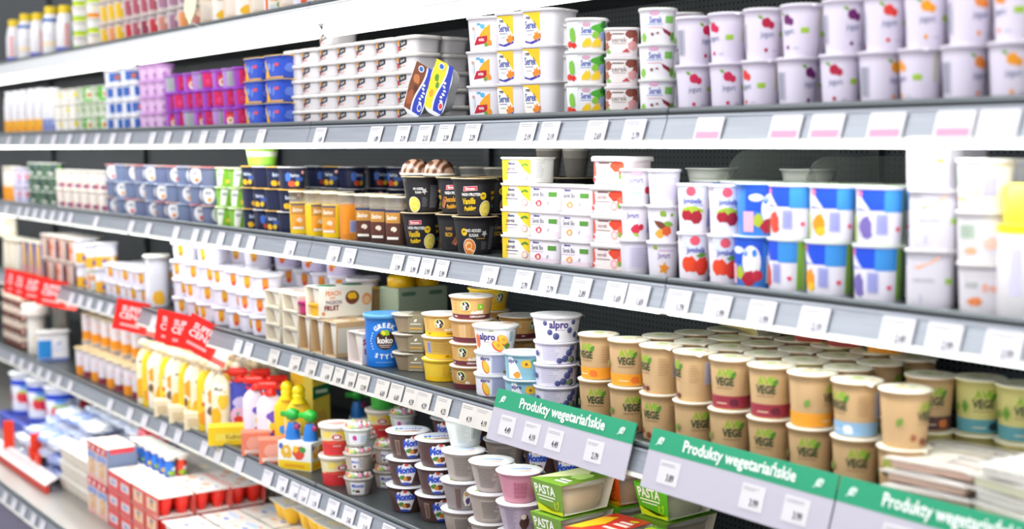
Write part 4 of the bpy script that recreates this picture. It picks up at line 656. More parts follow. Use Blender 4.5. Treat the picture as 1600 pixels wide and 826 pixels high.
candy('candy2', [R(-20, 2, 20, 34, 'f1eef6'), T('Monte', 0, 24, 13, '2a50c0', .03), BL(0, 10, 7, 4, '6a3a24', 3), BL(-12, 12, 4, 3, '58a030', 4)], 'cfc4bc', '7a5540')
candy('candy3', [R(-26, 4, 26, 32, 'f0eef4'), BL(-8, 20, 6, 7, 'c84aa0', 3), R(8, 8, 22, 26, 'c8daf0')], 'e6ece6', 'e8ead8')
SPL = lambda x, y, s=1: BL(x, y, 19 * s, 21 * s, 'f3f0f6', 11, 22, .14)
def monte(key, art, body='4e3230', lid='e8e4ec', al=1): cup(key, 'milk_dessert_cup', 'milk dessert cup', .098, .098, .0595, 2, .70, body, art, lid=lid, lart=[E(0, 0, 44, 44, 'eef0f6'), T('Monte', 2, 8, 26, '2a5cc4', .03, 0, .9, .15), BL(4, -18, 26, 9, 'b08a78', 4), BL(-26, -10, 9, 7, 'a8c46a', 5), R(-30, 26, 24, 29, '8aa0d8')], step=.061, rough=.35, alpha=al)
MO = lambda x: [BL(x, 28, 25, 25, 'f3f0f6', 11, 22, .13), T('Monte', x, 37, 23, '2350c8', .06, 5, .85, .12), E(x + 2, 51, 5, 3.6, 'e04a40'), BL(x + 7, 17, 10, 7, '7a3f26', 3, 8, .2), BL(x - 10, 19, 9, 6, '4f8a34', 4), BL(x - 3, 15, 6, 5, 'e08a2c', 5), BL(x, 4, 16, 3, '2a4ab0', 6)]
monte('monte', MO(-4)); monte('monteb', BAR(-38, 8, -24, 44, 3, 'b49a8a', '4a3028') + MO(12))
monte('monteinfo', [R(-26, 4, 26, 48, 'b9aea6')] + LINES(-24, 6, 24, 46, '5c524c', 13, 1.1), 'a5978e'); monte('montew', [BL(0, 26, 10, 20, 'efeadf', 3), BL(2, 20, 6, 8, '5a3c80', 4), BL(-2, 36, 6, 6, 'c89a6a', 5), R(-30, 2, -16, 48, '6a5450')], '8e8384')
def kefir(key, body, art, fillc=None): cup(key, 'snack_topped_cup', 'yogurt cup', .092, .092, .060, 2, .66, body, art, lid='f1f1f4', lart=[E(0, 0, 42, 42, 'f6f6f6'), BL(0, 4, 26, 8, '9ab4e0', 3), BL(10, -14, 16, 7, 'e8b4a0', 4), R(-20, 20, 16, 23, 'c8c8d8')], step=.0615, alpha=.9)
kefir('grey1', 'c6cac8', LINES(-26, 8, 6, 52, '7e8684', 14, .8) + BAR(10, 14, 28, 46, 3, 'e8ecea', '5a625e')); kefir('grey2', 'b5a9a2', LINES(-26, 8, 26, 52, '5f5652', 13, 1.1))
kefir('pink1', 'cf8aa0', [BL(-10 + 8 * (i % 4), 12 + 9 * (i // 4), 4, 4, 'b0607c', i) for i in range(16)]); kefir('beige1', 'b9a894', [BL(-16 + 11 * (i % 4), 12 + 12 * (i // 4), 5, 4, 'd8c8a4', i) for i in range(12)])
kefir('lilac1', 'b8a8bc', LINES(-30, 8, 0, 52, '7a6c84', 13, .8) + [BL(18, 24, 12, 16, '4a2c24', 4), BL(14, 36, 6, 6, 'e8dccc', 5)])
def pasta(key, c, c2, food, topart):
    """glass-clear oval tub in a card sleeve that runs over its top and front"""
    w, d, h = .088, .132, .062; sec = Sec(w / 2, d / 2, 3); b = MB(); N = 40
    b.rings([sec.ring(k, z, N) for k, z in ((.70, 0), (.76, .003), (.86, .02), (.93, .042), (.95, .050), (.99, .0505), (.99, .055), (.97, .0555), (1.0, .058), (.98, h - .001))], M('f0f2e8', .08, alpha=.38)); f = MB()
    f.rings([sec.ring(k, z, N) for k, z in ((.68, .003), (.74, .005), (.84, .022), (.88, .036))], M(food, .45))
    s = MB(); m_ = M(c, .4); x = w * .5 + .001; yf, yb = -d * .52, d * .52; t = .0012
    # card: front panel leans with the tub, top panel, back panel, bottom panel
    pr = [(yf * .80, -.0006), (yf, h + .0), (yf, h + .0015), (yb, h + .0015), (yb * .80, -.0006)]
    L = [(-x * .80, yf * .8, 0), (x * .80, yf * .8, 0), (x * .97, yf, h), (-x * .97, yf, h), (-x * .8, yb * .8, 0), (x * .8, yb * .8, 0), (x * .97, yb, h), (-x * .97, yb, h)]
    L2 = [(p[0], p[1] * .985, p[2] + (t if p[2] == 0 else -t)) for p in L]
    s.add(L, [[0, 1, 2, 3], [3, 2, 6, 7], [7, 6, 5, 4], [4, 5, 1, 0]], m_); s.add(L2, [[3, 2, 1, 0], [7, 6, 2, 3], [4, 5, 6, 7], [0, 1, 5, 4]], M('e9e4d4', .6))
    for a_, b_ in ((1, 2), (2, 6), (6, 5), (5, 1), (0, 3), (3, 7), (7, 4), (4, 0)): s.add([L[a_], L[b_], L2[b_], L2[a_]], [[0, 1, 2, 3]], m_)
    a = MB(); fr = lambda u, v, o: (u / 1000 * (.80 + .17 * v / 62), yf * (.8 + .2 * v / 62) - o, v / 1000)
    paint(a, [P([(-43, 0), (43, 0), (43, 8), (8, 4), (-43, 16)], c2), T('PASTA', -8, 44, 25, 'f6f8ee', .03, 0, .85), R(-36, 30, 22, 33, 'e8f0d8'), R(-32, 24, 14, 26.5, 'e8f0d8'), LEAF(24, 8, 22, 9, 70, c2), LEAF(26, 8, 20, 9, 115, c2), LEAF(24, 9, 18, 6, 72, c), LEAF(26, 10, 16, 6, 114, c)], fr, 0)
    paint(a, topart, lambda u, v, o: (u / 1000, v / 1000, h + o + .0002), 0)
    reg(key, 'spread_tub', 'spread tub', b, [('filling', f, []), ('card_sleeve', s, [('lettering', a, [])])], w, d, h, h + .003)
TP = lambda c, bg: [P([(-40, 62), (-40, -60), (-10, -20), (10, 30), (-10, 62)], bg), BL(16, 10, 18, 26, c, 3), R(2, -50, 34, -42, 'f6f6ec'), R(2, -36, 30, -28, 'f6f6ec')]
pasta('pastagreen', '6f9a2c', 'dfe22a', 'd8b684', TP('b8d87a', 'e8f0b4')); pasta('pastared', 'd8362a', 'f6b81c', 'e08a2c', [P([(-42, -64), (-20, -50), (-6, 0), (-20, 50), (-42, 30)], 'f6c01c'), R(4, 6, 38, 18, 'f8e4dc'), R(4, 24, 34, 34, 'f8e4dc'), R(2, -20, 34, -10, 'f4d8c8'), BL(24, 46, 10, 8, 'f2c02a', 4)])
pasta('pastaorange', 'ee5a1c', 'f6a81c', 'f0981c', [BL(0, 0, 26, 40, 'f6a02a', 4)]); pasta('pastalime', '58b41c', 'dce61c', 'c4bc84', [P([(-42, 60), (-42, -62), (30, -62), (6, 10), (-14, 60)], 'cfe01a'), BL(20, 30, 16, 20, '3f8a1c', 4), R(4, -20, 36, -10, 'eaf4c8')])
# --- base deck
cup('bigblue', 'yogurt_bucket', 'yogurt bucket', .125, .125, .172, 2.2, .86, 'e9ecf8', [R(-250, 122, 250, 146, '2346c4'), R(-250, 0, 250, 14, '3152c8'), BL(-16, 72, 28, 26, 'e8383c', 3), BL(16, 70, 24, 22, 'd8204a', 4), BL(-4, 96, 40, 8, 'a8cc6a', 5), BL(0, 116, 26, 8, '5a9ae4', 6), BL(-90, 72, 24, 22, 'd8204a', 4)], lid='f1f2f8', ls='plastic')
def bag(key, c, c2, w=.13, d=.10, h=.05, seed=1):
    g = random.Random(seed); bm = bmesh.new(); bmesh.ops.create_uvsphere(bm, u_segments=18, v_segments=12, radius=1)
    from mathutils import noise
    for v in bm.verts:
        p = v.co.copy(); k = 1 + .22 * noise.noise(p * 2.6 + Vector((seed, 0, 0))) + .1 * noise.noise(p * 6); q = Vector((max(-1, min(1, p.x * 1.25)) * w / 2, max(-1, min(1, p.y * 1.25)) * d / 2, (p.z * .9 + 1) * h / 2)) * k; q.z = max(0, q.z); v.co = q
    mx = max(v.co.z for v in bm.verts)
    for v in bm.verts: v.co.z *= h / mx
    b = MB(); me = b; vs = [v.co.copy() for v in bm.verts]; bm.verts.index_update(); fs = [[v.index for v in f.verts] for f in bm.faces]; bm.free()
    A = [f for i, f in enumerate(fs) if g.random() > .3]; B = [f for f in fs if f not in A]; b.add(vs, A, M(c, .15, spec=.8), True); b.add(vs, B, M(c2, .15, spec=.8), True)
    s = MB(); s.box(-w * .56, -d * .36, h * .42, -w * .47, d * .36, h * .46, M('f2f5fb', .2)); s.box(w * .47, -d * .36, h * .42, w * .56, d * .36, h * .46, M('f2f5fb', .2))
    reg(key, 'snack_bag', 'snack bag', b, [('seal', s, [])], w, d, h)
bag('bagwhite', 'eef1fb', 'c4d2f4', seed=3); bag('bagblue', 'b8c6f4', '8ea4e8', seed=8); bag('bagred', 'e21840', 'ee3050', .15, .10, .07, seed=5)
def cheese4(key, c, cc, nx, ny, w, d, h, art=(), wrap=None, side=()):
    """tray of small pots under one common foil, optionally in a printed card wrap over front and top"""
    b = MB(); b.box(-w / 2, -d / 2, h - .0025, w / 2, d / 2, h - .0005, M(cc, .4), 0); kids = []
    for i in range(nx):
        for j in range(ny):
            x, y = -w / 2 + w / nx * (i + .5), -d / 2 + d / ny * (j + .5); r = min(w / nx, d / ny) / 2 * .94; p = MB()
            p.lathe([(r * .42, 0), (r * .56, .003), (r * .76, h * .35), (r * .97, h * .8), (r, h - .0025)], M(c, .3), (x, y), 20); kids.append(('pot', p, []))
    l = MB(); l.box(-w / 2 - .001, -d / 2 - .001, h - .0005, w / 2 + .001, d / 2 + .001, h + .0006, M('fbf8f2', .25), 0)
    if art: paint(l, art, lambda u, v, o: (u / 1000, v / 1000, h + .0006 + o), 0)
    kids.append(('lid', l, []))
    if wrap:
        s = MB(); s.box(-w / 2 - .001, -d / 2 - .0022, .001, w / 2 + .001, -d / 2 - .0012, h + .002, M(wrap, .5)); s.box(-w / 2 - .001, d / 2 + .0012, .001, w / 2 + .001, d / 2 + .0022, h + .002, M(wrap, .5)); s.box(-w / 2 - .001, -d / 2 - .0022, h + .0012, w / 2 + .001, d / 2 + .0022, h + .0022, M('fbf0ea', .4))
        a = MB(); paint(a, art, lambda u, v, o: (u / 1000, v / 1000, h + .0023 + o), 0); paint(a, side, lambda u, v, o: (u / 1000, -d / 2 - .0023 - o, v / 1000), 0); kids.append(('card_wrap', s, [('label', a, [])]))
    reg(key, 'pot_tray', 'multipack', b, kids, w + .002, d + .005, h, h + .003)
cheese4('creamtray', 'efe6da', 'f1e9de', 3, 2, .165, .11, .050, [BL(-30, 0, 30, 12, 'f8e3b0', 3), R(20, -30, 60, 20, 'fdfaf4')])
cheese4('redtray', 'ee2a1e', 'f6efe6', 2, 2, .104, .104, .056, [BL(-20, 10, 20, 14, 'f4c0a4', 3), BL(20, -20, 14, 9, 'f2a89c', 4), BL(24, 24, 10, 6, '9ab4e0', 5), R(-48, -50, 48, -42, 'f0b0a8')], 'ef6a62', [R(-50, 4, 50, 54, 'f07a6c'), R(-36, 14, 36, 46, 'f4d9b8'), BL(0, 30, 16, 12, 'e8a878', 3), T('Bakus', 4, 40, 13, '4a6ac0', .03)])
cheese4('strawtray', 'f3d34a', 'f6efe6', 2, 2, .104, .104, .056, [BL(-20, 10, 20, 14, 'f4c0a4', 3), BL(24, 24, 10, 6, 'f0cc3a', 5)], 'ee5a5a', [R(-50, 4, 50, 54, 'ee5c5c'), R(-36, 16, 36, 40, 'e8e2ea'), T('Bakus', 0, 28, 15, '4a6ac0', .03)])
cheese4('whitetray', 'f3f0ec', 'f6f4f0', 2, 2, .12, .11, .055, [BL(0, 20, 40, 10, 'bcd4f0', 3), BL(20, -10, 14, 8, '5a80d8', 4), BL(-24, -20, 16, 8, 'f2c4a4', 5), BL(36, 30, 8, 5, 'e07a70', 6)])
cheese4('paletray', 'f6efe2', 'f8f2ea', 3, 2, .165, .11, .055, [BL(-20, 10, 30, 14, 'faecd0', 3)])
cheese4('yellowtray', 'f4c02a', 'f8e8b0', 2, 1, .13, .068, .055, [BL(0, 0, 30, 16, 'fbe9c0', 3), BL(30, 14, 10, 6, 'f0a84a', 5)])
card('teddybox', 'dessert_box', 'carton', .095, .10, .118, 'f1d9cb', [R(-47, 92, 47, 118, 'e02c3c'), BL(-26, 104, 10, 8, 'f6f0f0', 3), BL(18, 104, 10, 8, 'f6f0f0', 4), R(-40, 66, 40, 88, '8ea6e4'), BL(0, 40, 26, 32, 'e8b88a', 5), BL(0, 54, 16, 16, 'f0cda0', 6), E(-6, 58, 2, 2.6, '3a2a2a'), E(6, 58, 2, 2.6, '3a2a2a'), BL(0, 10, 40, 9, 'f2b8b0', 7)], [R(-50, 0, 50, 118, '6f7f9c'), R(-40, 100, 40, 118, 'd8404c')])
def drinks():
    b = MB(); b.box(-.055, -.035, .002, .055, .035, .01, M('f2ece6', .4)); kids = []
    for i, (c, c2) in enumerate((('2a66d0', 'f4d92a'), ('86c83a', '2a70c8'))):
        for j in range(2):
            x, y = -.028 + .056 * j, -.0 if i == 0 else 0
    for i, (x, y, c, c2) in enumerate(((-.028, -.018, '2a66d0', 'f4d92a'), (.028, -.018, '2f74d4', '9cc83a'), (-.028, .018, '86c83a', '2a70c8'), (.028, .018, 'ea4a30', '9ad03a'))):
        p = MB(); p.lathe([(.014, .01), (.016, .013), (.0165, .05), (.012, .058), (.013, .064)], M(c, .3), (x, y), 18); q = MB(); q.lathe([(.0158, .063), (.0165, .066), (.0165, .074), (.014, .077)], M('f9f5ef', .3), (x, y), 18)
        a = MB(); paint(a, [BL(0, 24, 13, 8, c2, 3), BL(8, 38, 8, 6, 'eef2f4', 4)], lambda u, v, o, x=x, y=y: (x + (.0168 + o) * sin(u / 16.5), y - (.0168 + o) * cos(u / 16.5), v / 1000), 4); a2 = MB(); paint(a2, [BL(0, 24, 13, 8, c2, 3), BL(8, 38, 8, 6, 'eef2f4', 4)], lambda u, v, o, x=x, y=y: (x + (.0168 + o) * cos(u / 16.5), y + (.0168 + o) * sin(u / 16.5), v / 1000), 4)
        a.add(a2.v, [], 'ffffff'); 
        kids.append(('small_bottle', p, [('cap', q, []), ('label', a2, [])]))
    l = MB(); l.box(-.055, -.036, .077, .055, .036, .0782, M('f7f1e9', .4)); kids.append(('card_top', l, []))
    reg('kidsdrinks', 'small_bottle_pack', 'multipack', b, kids, .112, .074, .078, .08)
drinks()
def dessert_tray(key, c1, c2, spots):
    """flat two-part dessert with a waisted outline, stood on its end; printed foil faces out"""
    w, h, d = .064, .106, .030; N = 48; pts = []
    for i in range(N):
        t = 2 * pi * i / N; x = cos(t); z = sin(t); n = 3.4; r = (abs(x) ** n + abs(z) ** n) ** (-1 / n); zz = r * z; pts.append((r * x * w / 2 * (1 - .10 * exp(-(zz * 3) ** 2)), h / 2 + zz * h / 2))
    b = MB(); ring = lambda k, y: [(x * k, y, h / 2 + (z - h / 2) * k) for x, z in pts]
    b.rings([ring(1, -d / 2 + .001), ring(1, -d / 2 + .002), ring(.93, -d / 2 + .004), ring(.86, d / 2 - .006), ring(.78, d / 2)], M('eef0ee', .3)); l = MB()
    l.rings([ring(1.01, -d / 2), ring(1.02, -d / 2 + .0008)], M('e9ecf8', .25)); inner = [(x * 920, h * 500 + (z - h / 2) * 930) for x, z in pts]
    xs = lambda z: 4 + 8 * sin((z - 60) / 22)
    left = [p for p in inner if p[0] < xs(p[1])]; 
    zz = [8 + 102 * i / 12 for i in range(13)]
    Lp = [(-30 + 4 * abs(z - 59) / 59, z) for z in zz] + [(xs(z) - 3, z) for z in zz[::-1]]; Rp = [(xs(z) + 2, z) for z in zz] + [(30 - 4 * abs(z - 59) / 59, z) for z in zz[::-1]]
    art = [P(inner, 'f2f2fa'), P(Lp, c1), P(Rp, '2b3fb8')] + spots + [[BL(17 - 3 * sin(k * 1.7), 34 + 7.5 * k, 4.5, 2.6, 'f4f4fb', k, 9, .3) for k in range(6)], E(20, 24, 7, 9, 'f4f0f4'), E(20, 24, 5, 6, 'e23a4c' if c1 != '7e4424' else '3a52c8'), E(-6, 100, 9, 7, 'f6f2ea'), E(-6, 100, 6.5, 5, '2f6ac4')]
    paint(l, art, lambda u, v, o: (u / 1000, -d / 2 - o, v / 1000), 0); reg(key, 'two_part_dessert', 'dessert pack', b, [('lid', l, [])], w, d, h)
dessert_tray('traybrown', '7e4424', '', [BL(-12, 76, 10, 10, 'c87a4a', 3), BL(-16, 34, 10, 18, 'a85a34', 4), BL(-8, 56, 6, 8, '5a2c18', 5)])
dessert_tray('trayyellow', 'f4dc2a', '', [BL(-12, 74, 6, 8, '5a9a34', 3), BL(-16, 40, 6, 8, 'e8a82a', 4), BL(-6, 60, 5, 7, '5a9a34', 5)])
def _marble(nt, b):
    n = nt.nodes.new('ShaderNodeTexWave'); n.inputs['Scale'].default_value = 13; n.inputs['Distortion'].default_value = 14; n.inputs['Detail'].default_value = 1.5
    r = nt.nodes.new('ShaderNodeValToRGB'); r.color_ramp.elements[0].color = lin('5a3626') + (1,); r.color_ramp.elements[0].position = .3; r.color_ramp.elements[1].color = lin('b0907c') + (1,); r.color_ramp.elements[1].position = .75
    tc = nt.nodes.new('ShaderNodeTexCoord'); nt.links.new(tc.outputs['Object'], n.inputs[0]); nt.links.new(n.outputs[0], r.inputs[0]); nt.links.new(r.outputs[0], b.inputs['Base Color']); b.inputs['Roughness'].default_value = .2
MARBLE = node_mat('marbled_cream', _marble)
def swirl():
    b = MB(); b.lathe([(.026, 0), (.034, .002), (.036, .006), (.034, .007)], M('e4ded2', .3), n=24); c = MB()
    c.lathe([(.033, .006), (.0325, .014), (.029, .024), (.022, .031), (.012, .036), (.002, .0375)], MARBLE, n=24)
    reg('swirl', 'marbled_dessert', 'dessert cup', b, [('marbled_dome', c, [])], .07, .07, .038)
swirl()
def layered(key, c1, c2, c3):
    b = MB(); b.lathe([(.020, 0), (.024, .002), (.031, .085), (.034, .088), (.034, .092)], M('e6e6de', .08, alpha=.16), n=24); f = MB()
    f.lathe([(.019, .003), (.026, .045)], M(c1, .4), n=20); g2 = MB(); g2.lathe([(.026, .045), (.028, .06)], M(c2, .4), n=20); g3 = MB(); g3.lathe([(.028, .06), (.029, .076)], M(c3, .4), n=20); l = MB(); l.lathe([(.035, .091), (.036, .093), (.03, .095)], M('e4dccb', .2), n=24)
    reg(key, 'layered_dessert', 'dessert cup', b, [('lower_layer', f, []), ('middle_layer', g2, []), ('cream_layer', g3, []), ('lid', l, [])], .072, .072, .095)
layered('glassyel', 'c8c02a', 'd8c83a', 'd8ccaa'); layered('glassbrown', '4a2f22', 'c89a62', 'd8cbb0'); layered('glassgrey', '5f564e', '8c8478', 'cfc6b4')
def blister(key, c, c2, top):
    b = MB(); b.box(-.06, -.075, 0, .06, .075, .014, M(c, .3), .004); f = MB(); f.box(-.067, -.083, .0135, .067, .083, .0155, M('f7f4f0', .12, alpha=.55), .0); 
    for i in range(5): f.tube([(-.06, -.075 + .03 * i, .016), (.0, -.07 + .03 * i + .01 * (i % 2), .0172), (.06, -.078 + .032 * i, .016)], .0012, M('fdfdfb', .1, alpha=.6), 6)
    a = MB(); paint(a, top, lambda u, v, o: (u / 1000, v / 1000, .0158 + o), 0); reg(key, 'sliced_food_pack', 'sliced food pack', b, [('clear_film', f, []), ('label', a, [])], .136, .168, .018, .0185)
blister('ham', 'd6b6a6', '', [R(-50, -60, 10, 40, 'f2ecd9'), BL(20, 20, 20, 30, 'eadfce', 3)]); blister('greenpack', 'e6e6c8', '', [P([(-60, -70), (60, -70), (60, -10), (-60, 20)], 'eef2d8'), BL(10, 30, 40, 16, 'bfe07a', 3), BL(-30, -20, 16, 9, 'f0a03a', 4), BL(30, -30, 20, 9, '9ad04a', 5)])
blister('whitepack', 'eeeae4', '', [R(-56, -70, 56, 70, 'f3f4ee'), BL(0, 20, 36, 20, 'dcebb8', 3), R(-40, -50, 20, -44, 'c8d8ec')])
# ================================================================ goods set out on the shelves
from math import degrees
# ---- top shelf, far end
run(['bluebase', 'yelcap'], 2, 100, 'T', 1, ['yellow-capped white milk bottle with blue foot on top shelf', 'yellow-capped white milk bottle with cream band on top shelf'], 'yellow capped milk bottles', n=5, look=True, turn=[-20, 10, 25])
run('yelcap', 14, 98, 'T', 1, 'yellow-capped white bottle behind the front bottles on top shelf', 'yellow capped milk bottles behind', n=4, look=True, set=.09, turn=[15, -30])
run(['stripedgreen', 'striped'], 103, 147, 'T', 6, ['green and white striped cup in the far tall stack', 'orange and white striped cup in the far tall stack'], 'striped cups on the top shelf', n=2, look=True)
run(['jyel', 'jorange'], 149, 184, 'T', 3, ['yellow jelly cup on top shelf', 'orange jelly cup beside yellow ones'], 'jelly cups on the top shelf', n=3, look=True, rows=1)
run(['jred', 'jwine', 'jpink'], 186, 236, 'T', 3, ['red jelly cup on top shelf', 'wine-coloured jelly cup on top shelf', 'dusty pink jelly cup on top shelf'], 'jelly cups on the top shelf', n=4, look=True)
run(['jrose', 'jorange', 'jmauve'], 237, 302, 'T', 3, ['rose jelly cup on top shelf', 'amber jelly cup on top shelf', 'mauve jelly cup on top shelf'], 'jelly cups on the top shelf', n=4, look=True)
run(['tanbox', 'whitebox'], 303, 398, 'T', 2, ['tan dessert cup on top shelf', 'white dessert cup with yellow print on top shelf'], 'dessert cups near the middle of the top shelf', n=5, look=True)
run(['mixwhite', 'drop2', 'tanbox'], 400, 556, 'T', 2, ['white cup with fruit blobs on top shelf', 'pale cup with orange print on top shelf', 'tan tall cup on top shelf'], 'cups at the near part of the top shelf', n=6, look=True)
# a white scoop-shaped wobbler clipped to the top shelf edge
g = MB(); g.rings([[(x, y0, z) for x, z in [(.0, .0), (.02, .035), (.028, .08), (.02, .10), (-.012, .09), (-.018, .04)]] for y0 in (-.001, .001)], M('dfeecb', .3), smooth=False)
o = link('shelf_wobbler', g, None, (PX(296, 1.42, 1.94), 1.42, 1.935), (0, 0, .5)); tag(o, 'pale green leaf-shaped wobbler clipped to the top shelf edge', 'wobbler')
a = MB(); a.tube([(0, .0, .01), (.01, .02, .0), (.02, .032, -.005)], .0015, 'e8e8e8'); link('clip_arm', a, o)
# ---- upper shelf
run('orangebase', 2, 62, 'A', 1, 'white drink bottle with orange foot on upper shelf', 'orange footed drink bottles', n=5, look=True, rows=1)
run('bluedrink', 63, 80, 'A', 1, 'white drink bottle with lilac-blue foot on upper shelf', 'blue footed drink bottles', n=2, look=True)
run('yelcup', 80, 114, 'A', 3, 'white cup with yellow blob on upper shelf', 'yellow printed cups on the upper shelf', n=3, look=True, turn=[0, 20])
run(['greygreen', 'limecup'], 116, 160, 'A', 3, ['grey-green printed cup on upper shelf', 'bright lime cup on upper shelf'], 'green cups on the upper shelf', n=4, look=True, turn=[0, 0, 10])
run('bluepack', 160, 211, 'A', [4, 3], 'blue and white cup on upper shelf', 'blue and white cups on the upper shelf', n=4, look=True, turn=[0, 15])
run('lilaccup', 212, 250, 'A', 4, 'pale lilac cup on upper shelf', 'lilac cups on the upper shelf', n=3, look=True)
run(['violetface', 'violetgrey', 'violetred'], 251, 373, 'A', [3, 3, 3], ['violet cup with red round print', 'violet cup with grey panel', 'violet cup with red panel'], 'violet kids yogurts on the upper shelf', n=8, look=True, turn=[0, 14, -16, 5])
run(['violetgrey'], 262, 376, 'A', 2, 'violet cup in the row behind on upper shelf', 'violet cups behind the front row', n=5, look=True, set=.08, turn=[0, 30])
run('bluebanana', 375, 441, 'A', 3, 'blue pack with yellow banana print', 'blue banana packs', n=2, jit=1)
run(['sorek'], 442, 614, 'A', [5, 5, 6, 5, 5, 5], 'white ribbed curd tub with small dark label', 'white ribbed curd tubs', n=6, jit=1, set=.034)
run(['sorekpink'], 614, 648, 'A', 5, 'end ribbed curd tub with raspberry label', 'raspberry ribbed curd tubs', n=1, jit=0, set=.034)
run(['sorek'], 600, 690, 'A', 5, 'ribbed curd tub behind the front row', 'ribbed curd tubs at the back', n=3, jit=1, set=.112, lvl0=0)
def leaner(key, px, tilt, lab, yaw=0):
    X = PX(px, 1.50, SH['A']); put(key, (X, 1.484, SH['A'] + .014), radians(yaw), lab, 'leaning two-part desserts', (0, radians(tilt)))
leaner('traybrown', 660, 24, 'leaning two-part dessert with brown and blue foil', 12); leaner('trayyellow', 693, 22, 'leaning two-part dessert with yellow and blue foil', 12)
run('rmred', 718, 764, 'A', 3, 'white curd tub with red banner label', 'square curd tubs with red label', n=1, jit=0, turn=20)
run('rmyel', 766, 846, 'A', 3, 'white curd tub with yellow and blue label', 'square curd tubs with yellow label', n=2, jit=1, turn=[16, 16])
run('rmyel', 778, 820, 'A', 3, 'white curd tub with yellow label behind front ones', 'square curd tubs at the back', n=1, jit=1, set=.10, turn=8)
one('green', 884, 'A', levels=3, desc='white cup with green leaves and red tomatoes turned away', turn=70, group='leafy curd cups', set=.035)
one('green', 916, 'A', levels=3, desc='white cup with green leaves and yellow stripes in front', turn=-4, group='leafy curd cups', set=-.012)
one('brown', 972, 'A', levels=3, desc='white square cup with brown nut print', turn=-2, group='nut curd cups', set=.012)
one('darkred', 1026, 'A', levels=3, desc='white cup with blue lettering and dark red chocolate print', turn=0, group='chocolate curd cups')
one('darkred', 1068, 'A', levels=3, desc='white cup with chocolate print in row behind', turn=10, group='chocolate curd cups', set=.085)
TL = ['tall_' + n for n, c in FR]
TN = {'tall_' + n: n for n, c in FR}
lo = [(1084, 0, 0), (1137, 0, 0), (1189, 3, -60), (1245, 2, 40), (1313, 1, -20), (1375, 4, 45), (1438, 4, -70), (1506, 5, 40), (1580, 4, 0)]
hi = [(1086, 0, 40), (1137, 0, -55), (1192, 1, 10), (1252, 2, -50), (1318, 2, 25), (1382, 3, 10), (1446, 4, 0), (1515, 5, 25), (1588, 5, -55)]
for i, (p, f, tn) in enumerate(lo): one(TL[f], p, 'A', turn=tn, label=f'tall white yogurt cup with {TN[TL[f]]} print, lower tier, {ORD[i]} from far end', group='tall yogurt cups', set=.004)
for i, (p, f, tn) in enumerate(hi): one(TL[f], p, 'A', z=TY['tall_plum']['step'], turn=tn, label=f'tall white yogurt cup with {TN[TL[f]]} print, upper tier, {ORD[i]} from far end', group='tall yogurt cups', set=.004)
for tier in (0, 1):
    for i, p in enumerate([1108, 1160, 1215, 1275, 1340, 1405, 1470, 1540]):
        one(TL[(i + 2) % 6], p, 'A', z=tier * TY['tall_plum']['step'], turn=[-40, 30, 60][i % 3], label=f'tall yogurt cup in second row, {"upper" if tier else "lower"} tier, {ORD[i]} from far end', group='tall yogurt cups in the second row', set=.075)
# ---- middle shelf
run('orangetall', 1, 16, 'B', 1, 'white drink cup with orange foot at far end of middle shelf', 'orange footed drink cups', n=2, look=True)
run('lilactall', 16, 38, 'B', 2, 'pale lilac cup with pink print on middle shelf', 'lilac cups on the middle shelf', n=2, look=True)
run('forest', 40, 82, 'B', 3, 'dark green cup with white lid on middle shelf', 'dark green cups on the middle shelf', n=4, look=True, turn=[0, 20, -20])
run('creamberry', 82, 160, 'B', 2, 'cream cup with berries along its foot', 'cream berry cups on the middle shelf', n=6, look=True)
run(['riceA', 'riceB', 'riceC'], 160, 326, 'B', 3, ['slate cup with oval label and orange lid', 'slate cup with oval label and red lid', 'slate cup with oval label and pale blue lid'], 'slate blue rice desserts', n=10, look=True, turn=[0, 25, -25, 55])
run('ricegreen', 327, 370, 'B', 3, 'green rice dessert on middle shelf', 'green rice desserts', n=2, look=True, turn=[0, 20])
run(['navy', 'navyred'], 371, 447, 'B', 3, ['navy cup with yellow fruit print', 'navy cup with red fruit print'], 'navy rice desserts', n=4, look=True, turn=[0, 20, -30, 50])
one('limelid', 410, 'B', z=.170, label='lime green wide cup on top of the navy cups', turn=0)
run(['navyred', 'navy'], 470, 545, 'B', 3, ['navy cup with red print in back row', 'navy cup with yellow print in back row'], 'navy cups in the back row', n=3, look=True, set=.15, turn=[40, -30])
run(['navyred'], 560, 625, 'B', 3, 'navy cup with red print deep behind chocolate desserts', 'navy cups in the back row', n=2, look=True, set=.24, turn=[20, -30])
def lst(key, pxs, sh, desc, group, set=0, turn=(0,), z=0):
    for i, p in enumerate(pxs): one(key, p, sh, z=z, set=set, turn=turn[i % len(turn)], label=f'{desc}, {ORD[i]} from far end', group=group)
lst('satyel', (470, 496, 522), 'B', 'tall layered dessert, yellow with orange label', 'yellow layered desserts', turn=(-2, 22, -18), set=.0); one('satorange', 549, 'B', label='tall layered dessert with plain orange label and barcode', turn=10)
lst('satchoc', (575, 599, 623), 'B', 'tall dark chocolate layered dessert with gold label', 'chocolate layered desserts', turn=(-14, -20, -20), set=.0)
lst('satyel', (484, 509, 535), 'B', 'tall yellow layered dessert in second row', 'yellow layered desserts behind', turn=(10,), set=.064); lst('satchoc', (588, 612), 'B', 'tall chocolate layered dessert in second row', 'chocolate layered desserts behind', turn=(10,), set=.064)
_b = SH['B']; _x1, _x3 = PX(659, 1.522, _b), PX(741, 1.522, _b)
